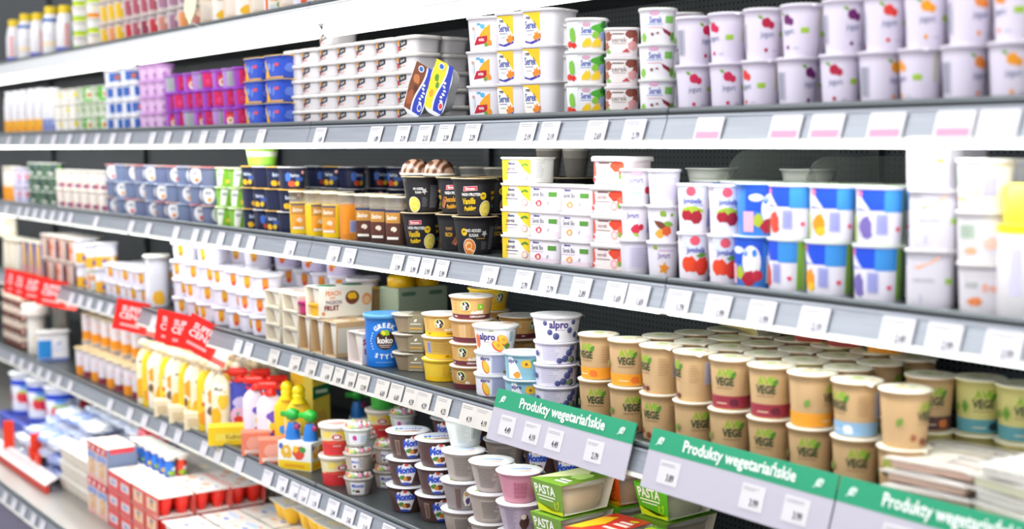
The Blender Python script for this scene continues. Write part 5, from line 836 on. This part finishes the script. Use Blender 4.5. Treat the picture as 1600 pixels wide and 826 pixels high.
for k_, x_, y_, t_, z_, lb_ in (('ehrvan', _x1, 1.524, -16, 0, 'black vanilla pudding cup, lower tier beside chocolate desserts'), ('ehrcho', (_x1 + _x3) / 2, 1.548, 36, 0, 'black chocolate pudding cup, lower tier middle'), ('ehrcar', _x3, 1.524, 6, 0, 'black pudding cup with caramel swirl, lower tier'),
    ('ehrinfo', _x1, 1.526, 14, 1, 'black pudding cup showing text panel, upper tier'), ('ehrcho', (_x1 + _x3) / 2, 1.550, -10, 1, 'black chocolate pudding cup with brown swirl, upper tier'), ('ehrvan', _x3, 1.522, -4, 1, 'black vanilla pudding cup facing out, upper tier')):
    put(k_, (x_, y_, _b + z_ * TY[k_]['step']), face(x_, y_) + radians(t_), lb_, 'black pudding cups')
one('ehrcho', 774, 'B', label='black pudding cup at the back beside yellow tubs, lower tier', turn=70, group='black pudding cups', set=.11)
one('ehrcar', 774, 'B', z=.078, label='black pudding cup at the back beside yellow tubs, upper tier', turn=60, group='black pudding cups', set=.11)
for p, s_, t_, l_ in ((650, .01, 0, 'marbled domed dessert on the black puddings, further one'), (686, .025, 0, 'marbled domed dessert on the black puddings, nearer one')): one('swirl', p, 'B', z=.1545, set=s_, label=l_, group='marbled desserts on the black puddings')
one('glassyel', 694, 'B', z=.079, set=.17, label='yellow layered dessert glass standing at the back'); one('ehrcar', 694, 'B', set=.17, label='black pudding cup under the yellow dessert glass', group='black pudding cups at the back')
for i, (p, k_) in enumerate(((740, 'glassgrey'), (779, 'glassbrown'), (818, 'glassbrown'))):
    one('ehrcho', p, 'B', set=.20 + .002 * i, label=f'black pudding cup under a dessert glass, {ORD[i]} from far end', group='black pudding cups at the back'); one(k_, p, 'B', z=.078, set=.21, label=f'brown and cream layered dessert glass, {ORD[i]} from far end', group='layered dessert glasses at the back')
run('sereky', 777, 816, 'B', 4, 'white square curd tub with yellow corners', 'yellow cornered curd tubs', n=1, jit=0, turn=12)
run('biored', 819, 864, 'B', 3, 'white square organic curd tub with red fruit', 'organic curd tubs with red fruit', n=1, jit=0, turn=10)
run('biorange', 867, 914, 'B', 3, 'white square organic curd tub with orange fruit', 'organic curd tubs with orange fruit', n=1, jit=0, turn=9)
run('berrysq', 917, 966, 'B', 4, 'white square curd tub with strawberry print', 'strawberry curd tubs', n=1, jit=0, turn=8)
run('biored', 860, 930, 'B', 2, 'organic curd tub in second row', 'organic curd tubs behind', n=1, jit=0, set=.1, turn=5)
for i, p in enumerate((858, 900)): one('ehrinfo', p, 'B', set=.2, levels=2, desc=f'dark pudding cup seen through the gap, {ORD[i]} column', group='dark cups behind the gap'); one('glassgrey', p, 'B', z=.149, set=.21, label=f'grey layered glass behind the gap, {ORD[i]} from far end', group='glasses behind the gap')
one(['pud2', 'pud3', 'pud1'], 993, 'B', levels=3, desc='small white yogurt cup with red berries', turn=[20, 0, 0], group='small white yogurt cups')
one(['pud5', 'pud4', 'pud2'], 1036, 'B', levels=3, desc='small white yogurt cup with leaf and orange star print', turn=[0, 0, 10], group='small white yogurt cups')
0 and one(['pud1', 'pud3', 'pud1'], 1074, 'B', levels=3, desc='small white yogurt cup in second row', turn=[30, 0, 10], group='small white yogurt cups', set=.07)
cup('widegreen', 'yogurt_bowl', 'yogurt cup', .095, .095, .06, 2, .7, 'e4e6da', [BL(-16, 30, 7, 6, '8fb02c', 3), BL(4, 34, 4, 4, '8fb02c', 4), BL(22, 36, 4, 4, '8fb02c', 5), BL(-50, 30, 7, 6, '8fb02c', 3), BL(50, 34, 6, 5, '7aa02c', 4)], ls='none')
one('pud2', 1118, 'B', set=.16, levels=2, desc='plain cup at the back under the dotted bowl', group='plain cups at the back'); one('widegreen', 1112, 'B', z=.121, set=.14, label='open pale bowl with green dots behind the cherry yogurts', turn=0)
one('pud2', 1240, 'B', set=.20, levels=2, desc='plain cup at the back under the large dotted bowl', group='plain cups at the back')
one('widegreen', 1262, 'B', z=.121, set=.18, label='large pale bowl with green dots under the clear arch', turn=30); one('pud2', 1300, 'B', set=.22, levels=2, desc='plain cup at the back beside the large dotted bowl', group='plain cups at the back')
TJ = ['jogstraw', 'jogcherry']
one(TJ, 1084, 'B', levels=2, desc='yogurt cup with strawberries or cherries and blue lettering, further', turn=[6, -8], group='fruit yogurt cups')
one(TJ, 1133, 'B', levels=2, desc='yogurt cup with strawberries or cherries and blue lettering, nearer', turn=[4, 8], group='fruit yogurt cups')
one(['cow', 'cow'], 1182, 'B', levels=2, desc='blue yogurt cup with cow face and cherries', turn=[-38, 14], group='cow yogurt cups')
for i, (p, a, b_, t1, t2) in enumerate(((1237, 'bluered', 'bluered', -50, -20), (1298, 'blueor', 'blueor', -24, 0), (1372, 'bluegr', 'bluegr', -20, 0))): one([a, b_], p, 'B', levels=2, desc=f'blue and white yogurt cup with fruit, {ORD[i]} column', turn=[t1, t2], group='blue topped yogurt cups')
for i, p in enumerate((1112, 1160, 1212, 1268, 1335, 1408)): one(['bluegr', 'bluered'], p, 'B', levels=2, set=.085, desc=f'fruit yogurt cup in second row, {ORD[i]} column', turn=[20, -30], group='fruit yogurt cups in the second row')
one('whitetall', 1455, 'B', levels=3, desc='tall white natural yogurt cup with orange swoosh', turn=[-10, 0, -36], group='white natural yogurt cups')
one('whitetall', 1492, 'B', levels=3, set=.08, desc='tall white natural yogurt cup in second row', turn=[20, 0, -36], group='white natural yogurt cups')
one(['whitefig', 'whiteinfo', 'whiteinfo'], 1533, 'B', levels=3, desc='squat white yogurt cup with orange print', turn=[0, -14, -50], group='squat white yogurt cups')
one(['whitefig', 'whiteinfo', 'whiteinfo'], 1570, 'B', levels=3, set=.085, desc='squat white yogurt cup in second row', turn=[0, 14, -10], group='squat white yogurt cups')
bottle('bigwhite', 'yogurt_bottle', 'bottle', .036, .17, 'f2eff2', 'f5e14a', .03, [R(-110, 108, 110, 120, 'f6dc1c'), R(-20, 30, -6, 90, 'd4d0ee')], 1.0, .62, .05)
one('bigwhite', 1602, 'B', label='large white bottle with yellow neck at near end', turn=0)
def divider(px, sh, lab, y0, y1, h):
    X = PX(px, (y0 + y1) / 2, SH[sh]); pts = [(y0, 0), (y1, 0), (y1, h)] + [(y0 + .05 - .05 * sin(a), h - .05 + .05 * cos(a)) for a in (0, .3, .6, .9, 1.2, 1.57)]
    g = MB(); g.rings([[(x, y, z) for y, z in pts] for x in (-.0012, .0012)], M('c8cfc4', .15, alpha=.35), smooth=False); o = link('shelf_divider', g, None, (X, 0, SH[sh] + .001)); tag(o, lab, 'shelf divider', 'clear shelf dividers')
divider(1222, 'B', 'clear rounded plastic shelf divider, further of the two behind blue cups', 1.66, 1.94, .21); divider(1345, 'B', 'clear rounded plastic shelf divider, nearer of the two behind blue cups', 1.66, 1.94, .20)
# ---- third shelf
run('bigcream', 1, 28, 'C', 1, 'cream carton at far end of third shelf', 'cream cartons', n=3, look=True); one('bigcream', 12, 'C', z=.130, label='cream carton lying atop the far cream cartons')
run('bluefig', 28, 62, 'C', 1, 'blue carton with tan bottle print', 'blue and tan cartons', n=3, look=True)
run('mixbrown', 62, 112, 'C', 2, 'dark brown and pink striped dessert cup', 'brown and pink dessert cups', n=5, look=True, turn=[0, 30, -30], rows=2)
run(['yelpurple', 'mixwhite'], 112, 156, 'C', 2, ['white cup with yellow band and purple dot', 'white cup with orange and green print'], 'mixed print cups on the third shelf', n=3, look=True)
run(['drop1'], 157, 216, 'C', 2, 'pale yogurt cup with yellow drop, further group', 'yellow drop yogurt cups', n=5, look=True, rows=3, dz=0, turn=[0, -14])
one('cleartall', 246, 'C', label='tall clear jar with yellow fruit standing at shelf edge', set=-.005)
run(['drop1'], 262, 345, 'C', [4, 3], 'pale yogurt cup with yellow drop, nearer group', 'yellow drop yogurt cups', n=4, jit=2, look=True, rows=3, rowlv=[4, 3], turn=[-10, 5, -30])
run(['drop2', 'drop1'], 346, 404, 'C', 3, ['pale yogurt cup with orange and red drop', 'pale yogurt cup with plain yellow drop'], 'orange drop yogurt cups', n=3, look=True, turn=[-10, 10, -20])
lst('dropbig', (366, 412, 452, 495, 535), 'C', 'wide lilac yogurt cup on top of the rear stacks', 'wide lilac yogurt cups', set=.155, z=.160, turn=(-14, -20, -10, -16, -25))
run('drop2', 424, 560, 'C', 3, 'pale yogurt cup in the hidden rear stacks', 'rear yogurt cups', n=5, set=.155, look=True)
run('twincream', 412, 468, 'C', 3, 'cream twin pot sleeve with open end', 'cream twin pot sleeves', n=2, jit=0)
run('brownopen', 466, 525, 'C', 1, 'brown open ended card sleeve with white pots', 'brown twin pot sleeves', n=3, jit=1)
one('limelid', 514, 'C', z=.086, set=.035, label='small magenta and yellow lidded pot group on brown sleeves') if False else None
cup('fruitlid', 'compote_pot', 'compote pot', .055, .055, .03, 2, .85, 'e6b028', [], lid='f0a818', ls='plastic'); cup('fruitlid2', 'compote_pot', 'compote pot', .055, .055, .03, 2, .85, 'c02a70', [], lid='b01c6a', ls='plastic')
one('fruitlid2', 484, 'C', z=.086, set=.0, label='magenta lidded pot on the brown sleeves'); one('fruitlid', 501, 'C', z=.086, set=.0, label='amber lidded pot on the brown sleeves')
run('strawpack', 534, 576, 'C', 1, 'pink lettered strawberry twin pack under the peach one', None, n=1, jit=0)
put('peachpack', (PX(531, 1.55, SH['C'] + .09), 1.475 + .0725, SH['C'] + .0855), 0, 'peach and passion fruit twin pack lying over strawberry pack'); 
run('strawpack', 505, 534, 'C', 1, 'plain pink twin pack partly hidden under peach pack', None, n=1, jit=0, set=.0) if False else None
card('underbox', 'dessert_box', 'carton', .084, .15, .0625, 'a9b39c', [R(-36, 10, 36, 52, 'b8c0aa')], [R(-66, 10, 66, 52, 'b8c0aa')]); put('underbox', (-2.857, 1.72, SH['C'] + .0005), 0, 'plain green-grey carton under the jar pack')
put('jarpack', (-2.857, 1.72, SH['C'] + .064), radians(3), 'green-grey card pack with two yellow jar tops')
run('mangopack', 556, 590, 'C', 2, 'brown mango twin pack with yellow pots', 'brown mango twin packs', n=1, jit=0, set=.165)
one('kokotub', 599, 'C', label='bright blue coconut yogurt tub with brown round emblem', turn=4, set=-.005)
one(['hummus', 'hummus', 'hummus'], 640, 'C', levels=3, desc='clear bowl with grey-brown card band', turn=-12, group='banded bowls', set=.02)
one('mangobowl', 656, 'C', label='clear bowl with orange card band at shelf edge', look=False, set=-.012) if False else None
one(['ekoyel3', 'ekoyel2', 'ekoyel'], 693, 'C', levels=3, desc='yellow banded curd cup', turn=[16, -8, -4], group='yellow banded curd cups', set=.004)
one(['ekobrown2', 'ekobrown', 'ekobrown2', 'ekobrown'], 737, 'C', levels=4, desc='brown banded curd cup', turn=[-50, -10, 6, 0], group='brown banded curd cups', set=.004)
one(['ekoyel', 'ekoyel3', 'ekoyel', 'ekoyel3'], 764, 'C', levels=4, desc='yellow banded curd cup behind the brown ones', turn=[40, 20], group='yellow banded curd cups', set=.12)
one(['ekobrown', 'ekobrown2', 'ekobrown'], 812, 'C', levels=3, desc='brown banded curd cup behind the peach cup', turn=[70, 60, 60], group='brown banded curd cups', set=.12)
one(['alsmall', 'alsmall', 'alpeach'], 775, 'C', levels=3, desc='white plant yogurt cup with peach print', turn=[4, 2, -6], group='peach plant yogurts', set=.0)
one(['albanana', 'albanana'], 822, 'C', levels=2, desc='light blue plant yogurt cup with banana', turn=[14, 4], group='banana plant yogurts', set=-.002)
one(['alblueb', 'alblueb', 'alblueb', 'alblue'], 869, 'C', levels=4, desc='lilac plant yogurt cup with blueberries', turn=[0, -10, -4, 6], group='blueberry plant yogurts', set=.022)
run(['veg0'], 886, 1421, 'C', 1, 'kraft oat yogurt cup, lower tier', 'kraft oat yogurt cups, lower tier', look=True, turn=[-4, 8, -26, 18, 0, -12], jit=6, gap=.002)
# the upper tier in the same columns: mixed colour bands
_Y0 = FRONT['C']; _X0, _X1 = PX(886, _Y0, SH['C']), PX(1421, _Y0, SH['C']); _n = int((_X1 - _X0) / (TY['veg0']['w'] + .002)); RES = [(PX(p, 1.64, 1.107), 1.64 if i else 1.60, .08) for i, p in enumerate((1450, 1526, 1592))]; UPK = ['vegor', 'vegor', 'veg0', 'veg0', 'vegred', 'vegred', 'vegor', 'vegblue', 'veg0', 'vegbr', 'vegbr', 'veg0']; BN = {'vegor': 'orange band', 'veg0': 'no band', 'vegred': 'dark red band', 'vegblue': 'light blue band', 'vegbr': 'brown band', 'vegteal': 'teal band', 'vegmaroon': 'maroon band', 'vegamber': 'amber band', 'vegyel': 'yellowish paper'}
for r in range(5):
    for i in range(_n):
        X = _X0 + (_X1 - _X0) / _n * (i + .5) + (.5 * (r % 2)) * .0; Y = _Y0 + TY['veg0']['d'] * (.5 + r) + .003 * r
        for tier in (0, 1):
            if tier == 0 and r == 0: continue
            if r and (X > PX(1440, Y, 1.2) or any((X - a) ** 2 + (Y - b) ** 2 < .08 ** 2 for a, b, c in RES)): continue
            k_ = (UPK[i % len(UPK)] if r == 0 else ['veg0', 'vegyel', 'vegbr', 'vegor', 'vegred'][(i * 2 + r) % 5]) if tier else 'veg0'
            if tier and r and i < 1: continue
            put(k_, (X + random.uniform(-.001, .001), Y + random.uniform(-.001, .001), SH['C'] + tier * TY['veg0']['step']), face(X, Y) + radians(([-44, -6, -60, -70, -20, -14, 60, -50, 60, 8, 0, 0][i % 12] if r == 0 else random.uniform(-60, 60))), f'kraft oat yogurt cup, {BN[k_]}, {"upper" if tier else "lower"} tier, {ORD[i]} column, {ORD[r]} row', 'kraft oat yogurt cups')
for i, (p, k_) in enumerate(((1270, 'vegmaroon'), (1322, 'vegmaroon'), (1385, 'vegamber'))): one(k_, p, 'C', z=2 * TY['veg0']['step'], set=.24, turn=0, label=f'pale oat yogurt cup with {BN[k_]} on third tier, {ORD[i]} along', group='third tier oat cups')
X = PX(1150, 1.72, SH['C'] + .17); put('vegyel', (X - .03, 1.72, SH['C'] + .161 + .040), radians(20), 'oat yogurt cup lying on its side on the stacked lids', None, (0, radians(96)))
for i, p in enumerate((1450, 1526, 1592)):
    one(['vegyel', 'vegteal' if i else 'vegbr'], p, 'C', levels=2, set=.125 if i == 0 else .165, desc=f'pale green oat yogurt cup with {"teal" if i else "brown"} band, {ORD[i]} column', turn=[0, 12], group='pale green oat cups')
for i in range(4):
    X = PX(1492, 1.55, SH['C']); put('ham', (X + random.uniform(-.004, .004), 1.545 + .004 * i, SH['C'] + .001 + .0185 * i), radians(8 + random.uniform(-5, 5)), f'clear pack of sliced ham lying at shelf edge, {["lowest", "second up", "third up", "topmost"][i]}', 'sliced ham packs')
for i in range(5):
    X = PX(1652, 1.56, SH['C']); k_ = ['whitepack', 'greenpack'][i % 2]; put(k_, (X + random.uniform(-.006, .006), 1.55 + random.uniform(-.004, .004), SH['C'] + .001 + .0185 * i), radians(-6 + random.uniform(-8, 8)), f'{"white" if i % 2 == 0 else "green and white"} sliced food pack at near end, {["lowest", "second up", "third up", "fourth up", "topmost"][i]}', 'green and white packs')
# ---- low shelf
run('choclayer', 1, 30, 'D', 4, 'dark chocolate cup with cream top at far end', 'chocolate layer cups', n=4, look=True, rows=1)
one('whitejug', 58, 'D', label='tall white jar with wide lid on low shelf', set=.0); one('whitejug', 96, 'D', label='white jar with wide lid behind blue labelled pack', set=.17)
one('bluelabel', 84, 'D', label='white pack with bright blue label on low shelf', set=.0)
run(['jellyor', 'jellyred'], 112, 212, 'D', 1, ['white layered dessert with orange foot, front', 'white layered dessert with dark red foot, front'], 'layered desserts front row on the low shelf', n=8, look=True, turn=[0, 10])
run(['jellyor', 'jellyred'], 122, 214, 'D', 2, ['layered dessert with orange foot, rear rows', 'layered dessert with dark red foot, rear rows'], 'layered desserts rear rows on the low shelf', n=6, look=True, set=.08, rows=2)
run(['cream1', 'cream2', 'cream3'], 213, 340, 'D', 1, ['slim cream pouch with yellow fruit', 'slim white pouch with orange fruit', 'slim yellow pouch with cream fruit'], 'cream and yellow pouches', n=13, rows=4, look=True, turn=[-20, 10, 0, 25], rowgap=.012)
run(['cream1', 'cream3'], 372, 440, 'D', 1, ['cream pouch behind the red topped ones', 'yellow pouch behind the red topped ones'], 'pouches behind the red tops', n=5, rows=1, look=True, set=.25, rowgap=.012)
card('creamtub', 'shelf_carton', 'carton', .08, .05, .05, 'f0e4c4', [R(-30, 10, 30, 34, 'dcc8a0')]); lst('creamtub', (262, 286, 310), 'D', 'low cream carton in front of the pouches', 'low cream cartons', set=-.012 if False else -.02)
one('yeltray', 366, 'D', label='yellow display carton at the foot of the blue pouch', set=-.02)
for i, (p, k_, s_) in enumerate(((376, 'kidblue', .05), (402, 'kidwhite', .035), (424, 'kidwhite', .03))): one(k_, p, 'D', set=s_, turn=-6, label=f'red spray-topped pouch, {["blue with strawberry", "white, middle", "white, nearest to yellow pouches"][i]}', group='red topped pouches')
one('kidblue', 438, 'D', set=.09, turn=10, label='red spray-topped blue pouch in second row', group='red topped pouches'); one('kidblue', 412, 'D', set=.10, turn=0, label='red spray-topped blue pouch hidden behind white ones', group='red topped pouches')
lst('salmon', (400, 428), 'D', 'salmon pink display carton below red-topped pouches', 'salmon display cartons', set=-.02)
lst('hippo', (450, 468), 'D', 'yellow pouch with bulbous yellow top', 'yellow figure topped pouches', set=.05, turn=(-6, 6))
put('greenyel', (PX(486, 1.66, SH['D']), 1.66, SH['D']), radians(10), 'yellow box with green label behind the toy tops')
one('toybox', 474, 'D', label='small box with green and blue toy tops', set=-.005, turn=-22) if False else put('toybox', (PX(478, 1.52, SH['D']), 1.51, SH['D']), radians(30), 'small fruit-printed box with green and blue toy tops')
one('mleko', 527, 'D', levels=2, desc='yellow and red curd cup with red oval emblem', turn=[20, 0], group='yellow and red curd cups', set=-.014)
one('mleko', 598, 'D', levels=2, desc='yellow and red curd cup at the back', turn=[20, 0], group='yellow and red curd cups', set=.17)
one(['candy2', 'candy1', 'candy3'], 560, 'D', levels=3, desc='candy topped cup by the shelf edge', turn=[-4, 6, 0], group='candy topped cups', set=-.010)
one(['candy1', 'candy3'], 568, 'D', levels=2, desc='candy topped cup in second row', turn=[20, 0], group='candy topped cups', set=.09)
one(['candy2', 'candy1'], 606, 'D', levels=2, desc='candy topped cup beside the brown milk desserts', turn=[-4, 6], group='candy topped cups', set=.08)
one(['candy3', 'candy1', 'candy3'], 630, 'D', levels=3, desc='candy topped cup at the back', turn=[-4, 6], group='candy topped cups', set=.16)
one('toybox', 575, 'D', set=.28, z=.0, label='box with green toy tops at the back'); cup('figcap', 'figure_top_cup', 'cup', .07, .07, .06, 2, .8, '3aa83c', [], lid='2fae38', ls='plastic')
_f = MB(); _f.ball((-.014, 0, .085), .018, M('f4dc1c', .3), 12, (1, 1, 1.2)); _f.ball((.018, 0, .082), .018, M('f2d81c', .3), 12); _f.lathe([(.03, .061), (.034, .066), (.028, .074)], M('2fae38', .3), n=16); TY['figcap']['kids'].append(('figure_top', _f, []))
one(['mleko', 'mleko', 'figcap'], 575, 'D', levels=3, set=.19, desc='stacked cup under the yellow figure top', turn=0, group='figure top stack') if False else one('figcap', 598, 'D', z=TY['mleko']['step'] * 2, set=.178, label='green cup with yellow figure top on rear stack')
# milk desserts: columns along the front, rows going back
cols = [(638, .0, ['monte', 'monte', 'monteb'], [-6, -2, 2]), (684, .012, ['monteb', 'monte', 'monte'], [2, 4, 12]), (725, -.008, ['monteinfo', 'montew', 'grey2'], [0, 10, 0]), (768, -.012, ['grey2', 'monteinfo', 'grey2'], [10, 0, -10]), (812, -.014, ['lilac1', 'lilac1', 'pink1'], [0, -6, 0])]
for i, (p, s_, ks, tn) in enumerate(cols): one(ks, p, 'D', levels=3, set=s_, desc=['brown milk dessert cup with blue lettering, further stack', 'brown milk dessert cup with blue lettering, nearer stack', 'printed silver-brown dessert cup', 'grey lettered dessert cup', 'pinkish snack cup'][i], turn=tn, group='milk dessert stacks')
0 and one('beige1', 850, 'D', levels=3, set=-.008, desc='beige snack cup beside the spread tubs', turn=0, group='milk dessert stacks')
one('grey1', 726, 'D', z=TY['monteinfo']['step'] + TY['montew']['step'] + TY['grey2']['step'], set=.02, turn=6, label='tall pale grey cup with barcode on top of desserts'); one(['monte', 'monte', 'monteinfo', 'grey1'], 790, 'D', levels=4, set=.13, desc='grey lettered cup stack behind, under green sign', turn=0, group='second row desserts')
for r, sy in enumerate((.16, .265)):
    for i, p in enumerate((706, 749, 850, 897)) if r == 0 else enumerate((760, 805, 850, 895)):
        one(['monte', 'monteb', 'monte'], p, 'D', levels=3, set=sy, desc=f'brown milk dessert cup, {["second", "third"][r]} row, {ORD[i]} column', turn=[0, 20, -20], group='milk desserts in rear rows')
# spread tubs
def tubs(px, Y, lst_, labs, rot=0):
    X = PX(px, Y, SH['D']); z = SH['D']
    for k_, lb in zip(lst_, labs): put(k_, (X + random.uniform(-.002, .002), Y, z), radians(rot + random.uniform(-3, 3)), lb, 'spread tubs'); z += TY[k_]['step']
lv3 = ['lowest', 'middle', 'topmost']
tubs(894, 1.54, ['pastaorange', 'pastagreen', 'pastagreen'], ['orange sleeved spread tub under the green ones', 'green sleeved spread tub, middle of its stack', 'green sleeved spread tub on top beside milk desserts'], 4)
tubs(950, 1.53, ['pastagreen', 'pastared'], ['green sleeved spread tub beneath the red one', 'red sleeved spread tub with yellow stripe on top'], 6)
tubs(985, 1.68, ['pastagreen', 'pastalime', 'pastaorange'], ['green spread tub lowest in the rear stack', 'lime spread tub with pale filling in rear stack', 'orange spread tub on top of rear stack'], 0)
tubs(1012, 1.53, ['pastaorange', 'pastalime'], ['orange spread tub beneath the lime one', 'lime sleeved spread tub in front of the sign edge'], 8)
tubs(1055, 1.68, ['pastaorange', 'pastagreen', 'pastalime'], ['orange spread tub lowest in last rear stack', 'green spread tub, middle of last rear stack', 'lime spread tub on top of last rear stack'], 4)
tubs(1082, 1.53, ['pastalime', 'pastaorange'], ['lime spread tub beneath the orange one', 'orange sleeved spread tub nearest the frame edge'], 4)
tubs(1150, 1.53, ['pastaorange', 'pastalime'], ['orange spread tub at the near end, lower', 'lime spread tub at the near end, upper'], 4)
# ---- base deck
Z0 = SH['E']
cr = MB(); cr.box(-.30, -.17, 0, .30, .17, .07, M('2f4ac0', .4), .006); cr.box(-.28, -.15, .02, .28, .15, .071, M('24348c', .5)); o = link('crate', cr, None, (-5.56, 1.64, Z0 + .002)); tag(o, 'blue crate under the big yogurt buckets', 'crate')
for i, (x, y) in enumerate(((-5.76, 1.56), (-5.56, 1.57), (-5.34, 1.58), (-5.68, 1.72), (-5.46, 1.73))): put('bigblue', (x, y, Z0 + .0712), face(x, y), f'big white and blue yogurt bucket with red fruit, {ORD[i]} in crate', 'yogurt buckets')
# red fence strip along the deck with upright pieces
fs = MB(); fs.box(-.85, -.028, 0, .0, -.016, .030, M('e53a2c', .4), .002); fs.add([(-.85, -.03, .030), (0, -.03, .030), (0, .016, .052), (-.85, .016, .052), (-.85, -.03, .026), (0, -.03, .026), (0, .016, .048), (-.85, .016, .048)], [[0, 1, 2, 3], [7, 6, 5, 4], [0, 4, 5, 1], [2, 6, 7, 3], [1, 5, 6, 2], [0, 3, 7, 4]], M('f4ecec', .35))
for i in range(42): fs.add([(-.84 + .02 * i, -.018, .0362), (-.833 + .02 * i, -.018, .0362), (-.833 + .02 * i, .006, .0477), (-.84 + .02 * i, .006, .0477)], [[0, 1, 2, 3]], M('b9a9b0', .4))
o = link('divider_fence', fs, None, (-4.62, 1.335, Z0)); tag(o, 'red and white plastic fence strip along the deck front', 'divider fence')
def cross(x, y, i, arms=1, rz=0):
    g = MB(); g.box(-.02, -.003, 0, .02, .003, .15, M('ee3a18', .35), .001); o = link('divider_post', g, None, (x, y, Z0), (0, 0, rz)); 
    if arms: a = MB(); a.box(-.012, -.085, .05, .0, .085, .085, M('ee3a18', .35), .001); link('divider_arm', a, o)
    tag(o, f'bright red divider post with side arm among snack bags, {ORD[i]} from far end', 'divider post', 'red divider posts')
cross(-5.22, 1.345, 0, 0, .9); cross(-4.93, 1.365, 1, 1, 1.5)
g_ = random.Random(4)
BN2 = {'bagwhite': 'crinkled white snack bag', 'bagblue': 'crinkled pale blue snack bag', 'bagred': 'crinkled bright red snack bag'}
for r in range(5):
    for i in range(6):
        x = -5.20 + i * .142 + g_.uniform(-.006, .006) + .01 * r; y = 1.42 + r * .112
        if r < 2 and x > -4.75: continue
        if x < -5.2 + .0 and r in (2,): continue
        zz = Z0 + .001; NL = [3, 4, 4, 5, 5][r] - (1 if i == 0 else 0)
        for l in range(NL):
            k_ = 'bagred' if (r, i, l) in ((2, 5, 3), (3, 5, 4)) else g_.choice(['bagwhite', 'bagwhite', 'bagblue'])
            put(k_, (x, y, zz), g_.uniform(-.12, .12), f'{BN2[k_]}, {ORD[l]} layer, {ORD[i]} along, {ORD[r]} row of the heap', 'heaped snack bags', (g_.uniform(-.03, .03), g_.uniform(-.03, .03))); zz += TY[k_]['h'] + .003
def heap(key, xs, Y0, rows, levels, desc, group, rot=0, pitch=None):
    t = TY[key]
    for i, x in enumerate(xs):
        for r in range(rows):
            NL = levels[r % len(levels)] if isinstance(levels, (list, tuple)) else levels
            for l in range(NL): put(key, (x + random.uniform(-.003, .003), Y0 + t['d'] / 2 + r * (t['d'] + .004), Z0 + l * t['step']), radians(rot + random.uniform(-1.5, 1.5)), compose(desc, l, NL, i, len(xs), r, rows), group)
heap('creamtray', (-4.59, -4.42), 1.36, 2, 3, 'cream tray of six white pots', 'cream pot trays')
heap('teddybox', (-4.282, -4.184), 1.36, 1, 2, 'pink and red box with bear print', 'bear print boxes'); 
for i, x in enumerate((-4.28, -4.16)): pass
heap('strawtray', (-4.078, -3.968), 1.36, 1, 3, 'red wrapped tray of yellow pots', 'red wrapped yellow pot trays'); heap('redtray', (-3.856, -3.746), 1.36, 3, 3, 'red wrapped tray of red pots', 'red pot trays')
heap('whitetray', (-3.61, -3.48, -3.35, -3.22), 1.36, 4, 2, 'white four-pot tray with blue print', 'white four-pot trays'); heap('whitetray', (-3.09, -2.96), 1.36, 4, 2, 'white four-pot tray at near end', 'white four-pot trays at the near end')
heap('kidsdrinks', (-4.20, -4.085, -3.97), 1.475, 1, 3, 'pack of small bottles behind the red trays', 'small bottle packs behind')
heap('paletray', (-4.28, -4.10, -3.92), 1.82, 1, 4, 'pale tray stacked at the back of the deck', 'pale trays at the back')
heap('paletray', (-4.16, -3.99), 1.56, 2, 3, 'pale tray behind the small bottles', 'pale trays at the back')
heap('paletray', (-3.78, -3.60), 1.815, 1, 3, 'pale tray behind the red pot trays', 'pale trays at the back')
for i, (x, y) in enumerate(((-3.46, 1.66), (-3.32, 1.67), (-3.18, 1.66), (-3.40, 1.74), (-3.26, 1.745))): put('yellowtray', (x, y, Z0 + 2 * TY['whitetray']['step'] + .001), radians(3 * i - 6), f'yellow pot pair lying on the white trays, {ORD[i]}', 'yellow pot pairs on the white trays')
heap('yellowtray', (-3.44, -3.30, -3.16), 1.84, 1, 4, 'yellow pot pair at back of deck', 'yellow pot pairs')
dups = {k: v for k, v in LAB.items() if len(v) > 1}
for k in LAB:
    if not 4 <= len(k.split()) <= 16: print('LABELLEN', len(k.split()), k)
print('DUPS', sum(len(v) for v in dups.values()), list(dups.items())[:8]); print('THINGS', sum(len(v) for v in LAB.values()), 'OBJ', len(bpy.data.objects))
